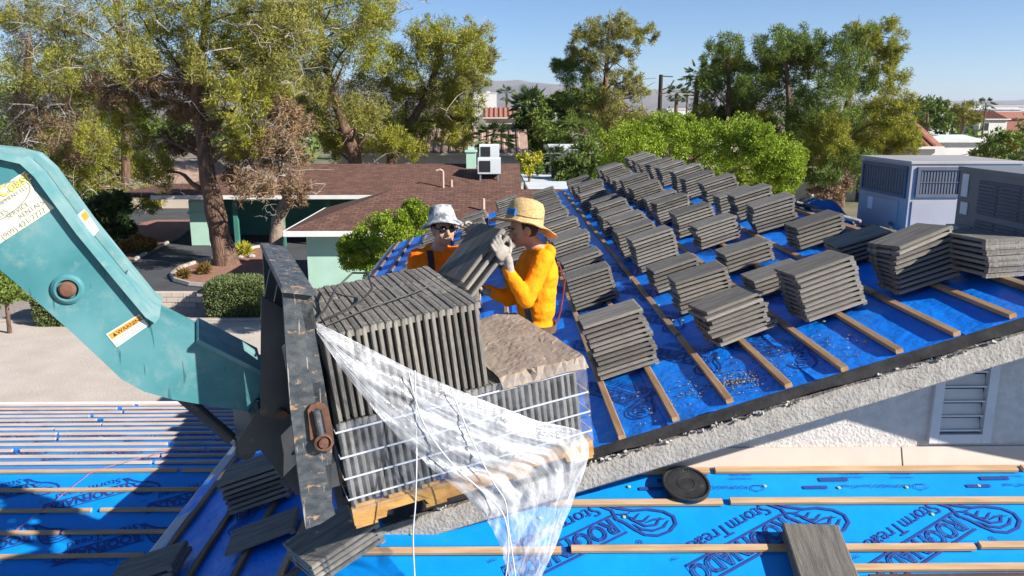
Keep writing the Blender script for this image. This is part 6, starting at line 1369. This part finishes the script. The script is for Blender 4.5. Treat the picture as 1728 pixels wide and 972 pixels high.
# --- worker in the bucket hat (facing the camera, smiling)
f1 = Vector((.40, -.90, 0)).normalized(); Y1 = 5.62
J = {}
J['head'] = atY(747, 388, Y1 - .03); J['neck'] = atY(742, 418, Y1); J['chest'] = atY(738, 462, Y1 + .02); J['waist'] = atY(738, 520, Y1 + .03); J['pelvis'] = atY(738, 570, Y1 + .03)
J['shR'] = atY(704, 436, Y1 + .02); J['elR'] = atY(700, 505, Y1 - .10); J['wrR'] = atY(738, 490, Y1 - .36)
J['shL'] = atY(777, 430, Y1 + .0); J['elL'] = atY(805, 470, Y1 - .06); J['wrL'] = atY(803, 415, Y1 - .20)
feet(J, J['pelvis'].x, Y1 + .03, f1)
root1, body1, T1, hb1 = person('smiling worker in orange hooded shirt and grey camouflage bucket hat behind the tile load', J, Vector((.45, -.88, .03)), f1, 'orange', 'camo', {'smile': .022})
glove(root1, atY(797, 388, Y1 - .22), Vector((-.5, -.4, .5)), Vector((.6, -.2, .5)), Vector((-.2, -.7, -.5)), (.3, .5, .5), J['wrL'], 1.1)
glove(root1, atY(744, 478, Y1 - .42), Vector((.6, -.2, .6)), Vector((.5, .1, -.7)), Vector((.1, -1, .1)), (.3, .5, .4), J['wrR'], 1.1)
hn = Vector((-.10, .20, 1)).normalized(); hc = J['head'] + Z_ * .062 + Vector((0, .02, 0)) + Vector((-.004, .0, 0))
mb = hat_mesh(hc, hn, Vector((.4, -.9, 0)), [(.001, .115), (.04, .114), (.073, .104), (.086, .075), (.098, .02), (.104, .0), (.132, -.014), (.162, -.034), (.165, -.038), (.160, -.040), (.130, -.022), (.10, -.004), (.09, .02)], lambda t: .012 * math.sin(2 * t + .6) + .008 * math.sin(3 * t), 48)
mb.build('bucket_hat', 'camo', root1, smooth=True)
hr, hf, hu = hb1; hd = J['head']
mb = MB()
for sg in (-1, 1): ell_mesh(mb, hd + hr * sg * .033 + hf * .088 + hu * .010, (.030, .012, .019), hb1)
mb.tube([hd - hr * .07 + hf * .03 + hu * .016, hd - hr * .062 + hf * .075 + hu * .016, hd + hf * .098 + hu * .016, hd + hr * .062 + hf * .075 + hu * .016, hd + hr * .07 + hf * .03 + hu * .016], .004, 6); mb.build('sunglasses', 'lens', root1, smooth=True)
ts, tf_, tu = T1
def on_chest(a, b, e=.008):
    """point on the chest front: a across (person's right +), b up from the chest centre"""
    y = math.sqrt(max(.05, 1 - (a / .185) ** 2 - (b / .24) ** 2)) * .128; return J['chest'] + ts * a + tu * b + tf_ * (y + e)
for a in (.085, -.085): band(root1, [on_chest(a, b) for b in (.19, .14, .08, .0, -.08, -.16)], .045, [tf_ + tu * .5, tf_ + tu * .3, tf_, tf_, tf_, tf_])
band(root1, [on_chest(a, -.02, .012) for a in (.10, .05, 0, -.05, -.10)], .045, [tf_] * 5)

# ================================================================== desert haze (one even volume round everything)
mb = MB(); mb.box((0, 15000 - 100, 220), (61000, 30400, 444 + 2 * H))
hz = mb.build('haze', 'mount'); tag(hz, 'thin even desert haze over the whole valley', 'haze', kind='stuff')
hm = bpy.data.materials.new('haze_air'); hm.use_nodes = True; n_ = hm.node_tree; n_.nodes.clear()
vo = n_.nodes.new('ShaderNodeVolumePrincipled'); vo.inputs['Color'].default_value = (0.80, 0.86, 0.95, 1); vo.inputs['Density'].default_value = 0.00005; vo.inputs['Anisotropy'].default_value = 0.2
ou = n_.nodes.new('ShaderNodeOutputMaterial'); n_.links.new(vo.outputs[0], ou.inputs['Volume']); hz.data.materials.clear(); hz.data.materials.append(hm)

# ================================================================== lift the whole layout so that the street lies at z = 0
for o in list(scene.objects):
    if o.parent is None and o not in (cam, sun): o.location.z += H
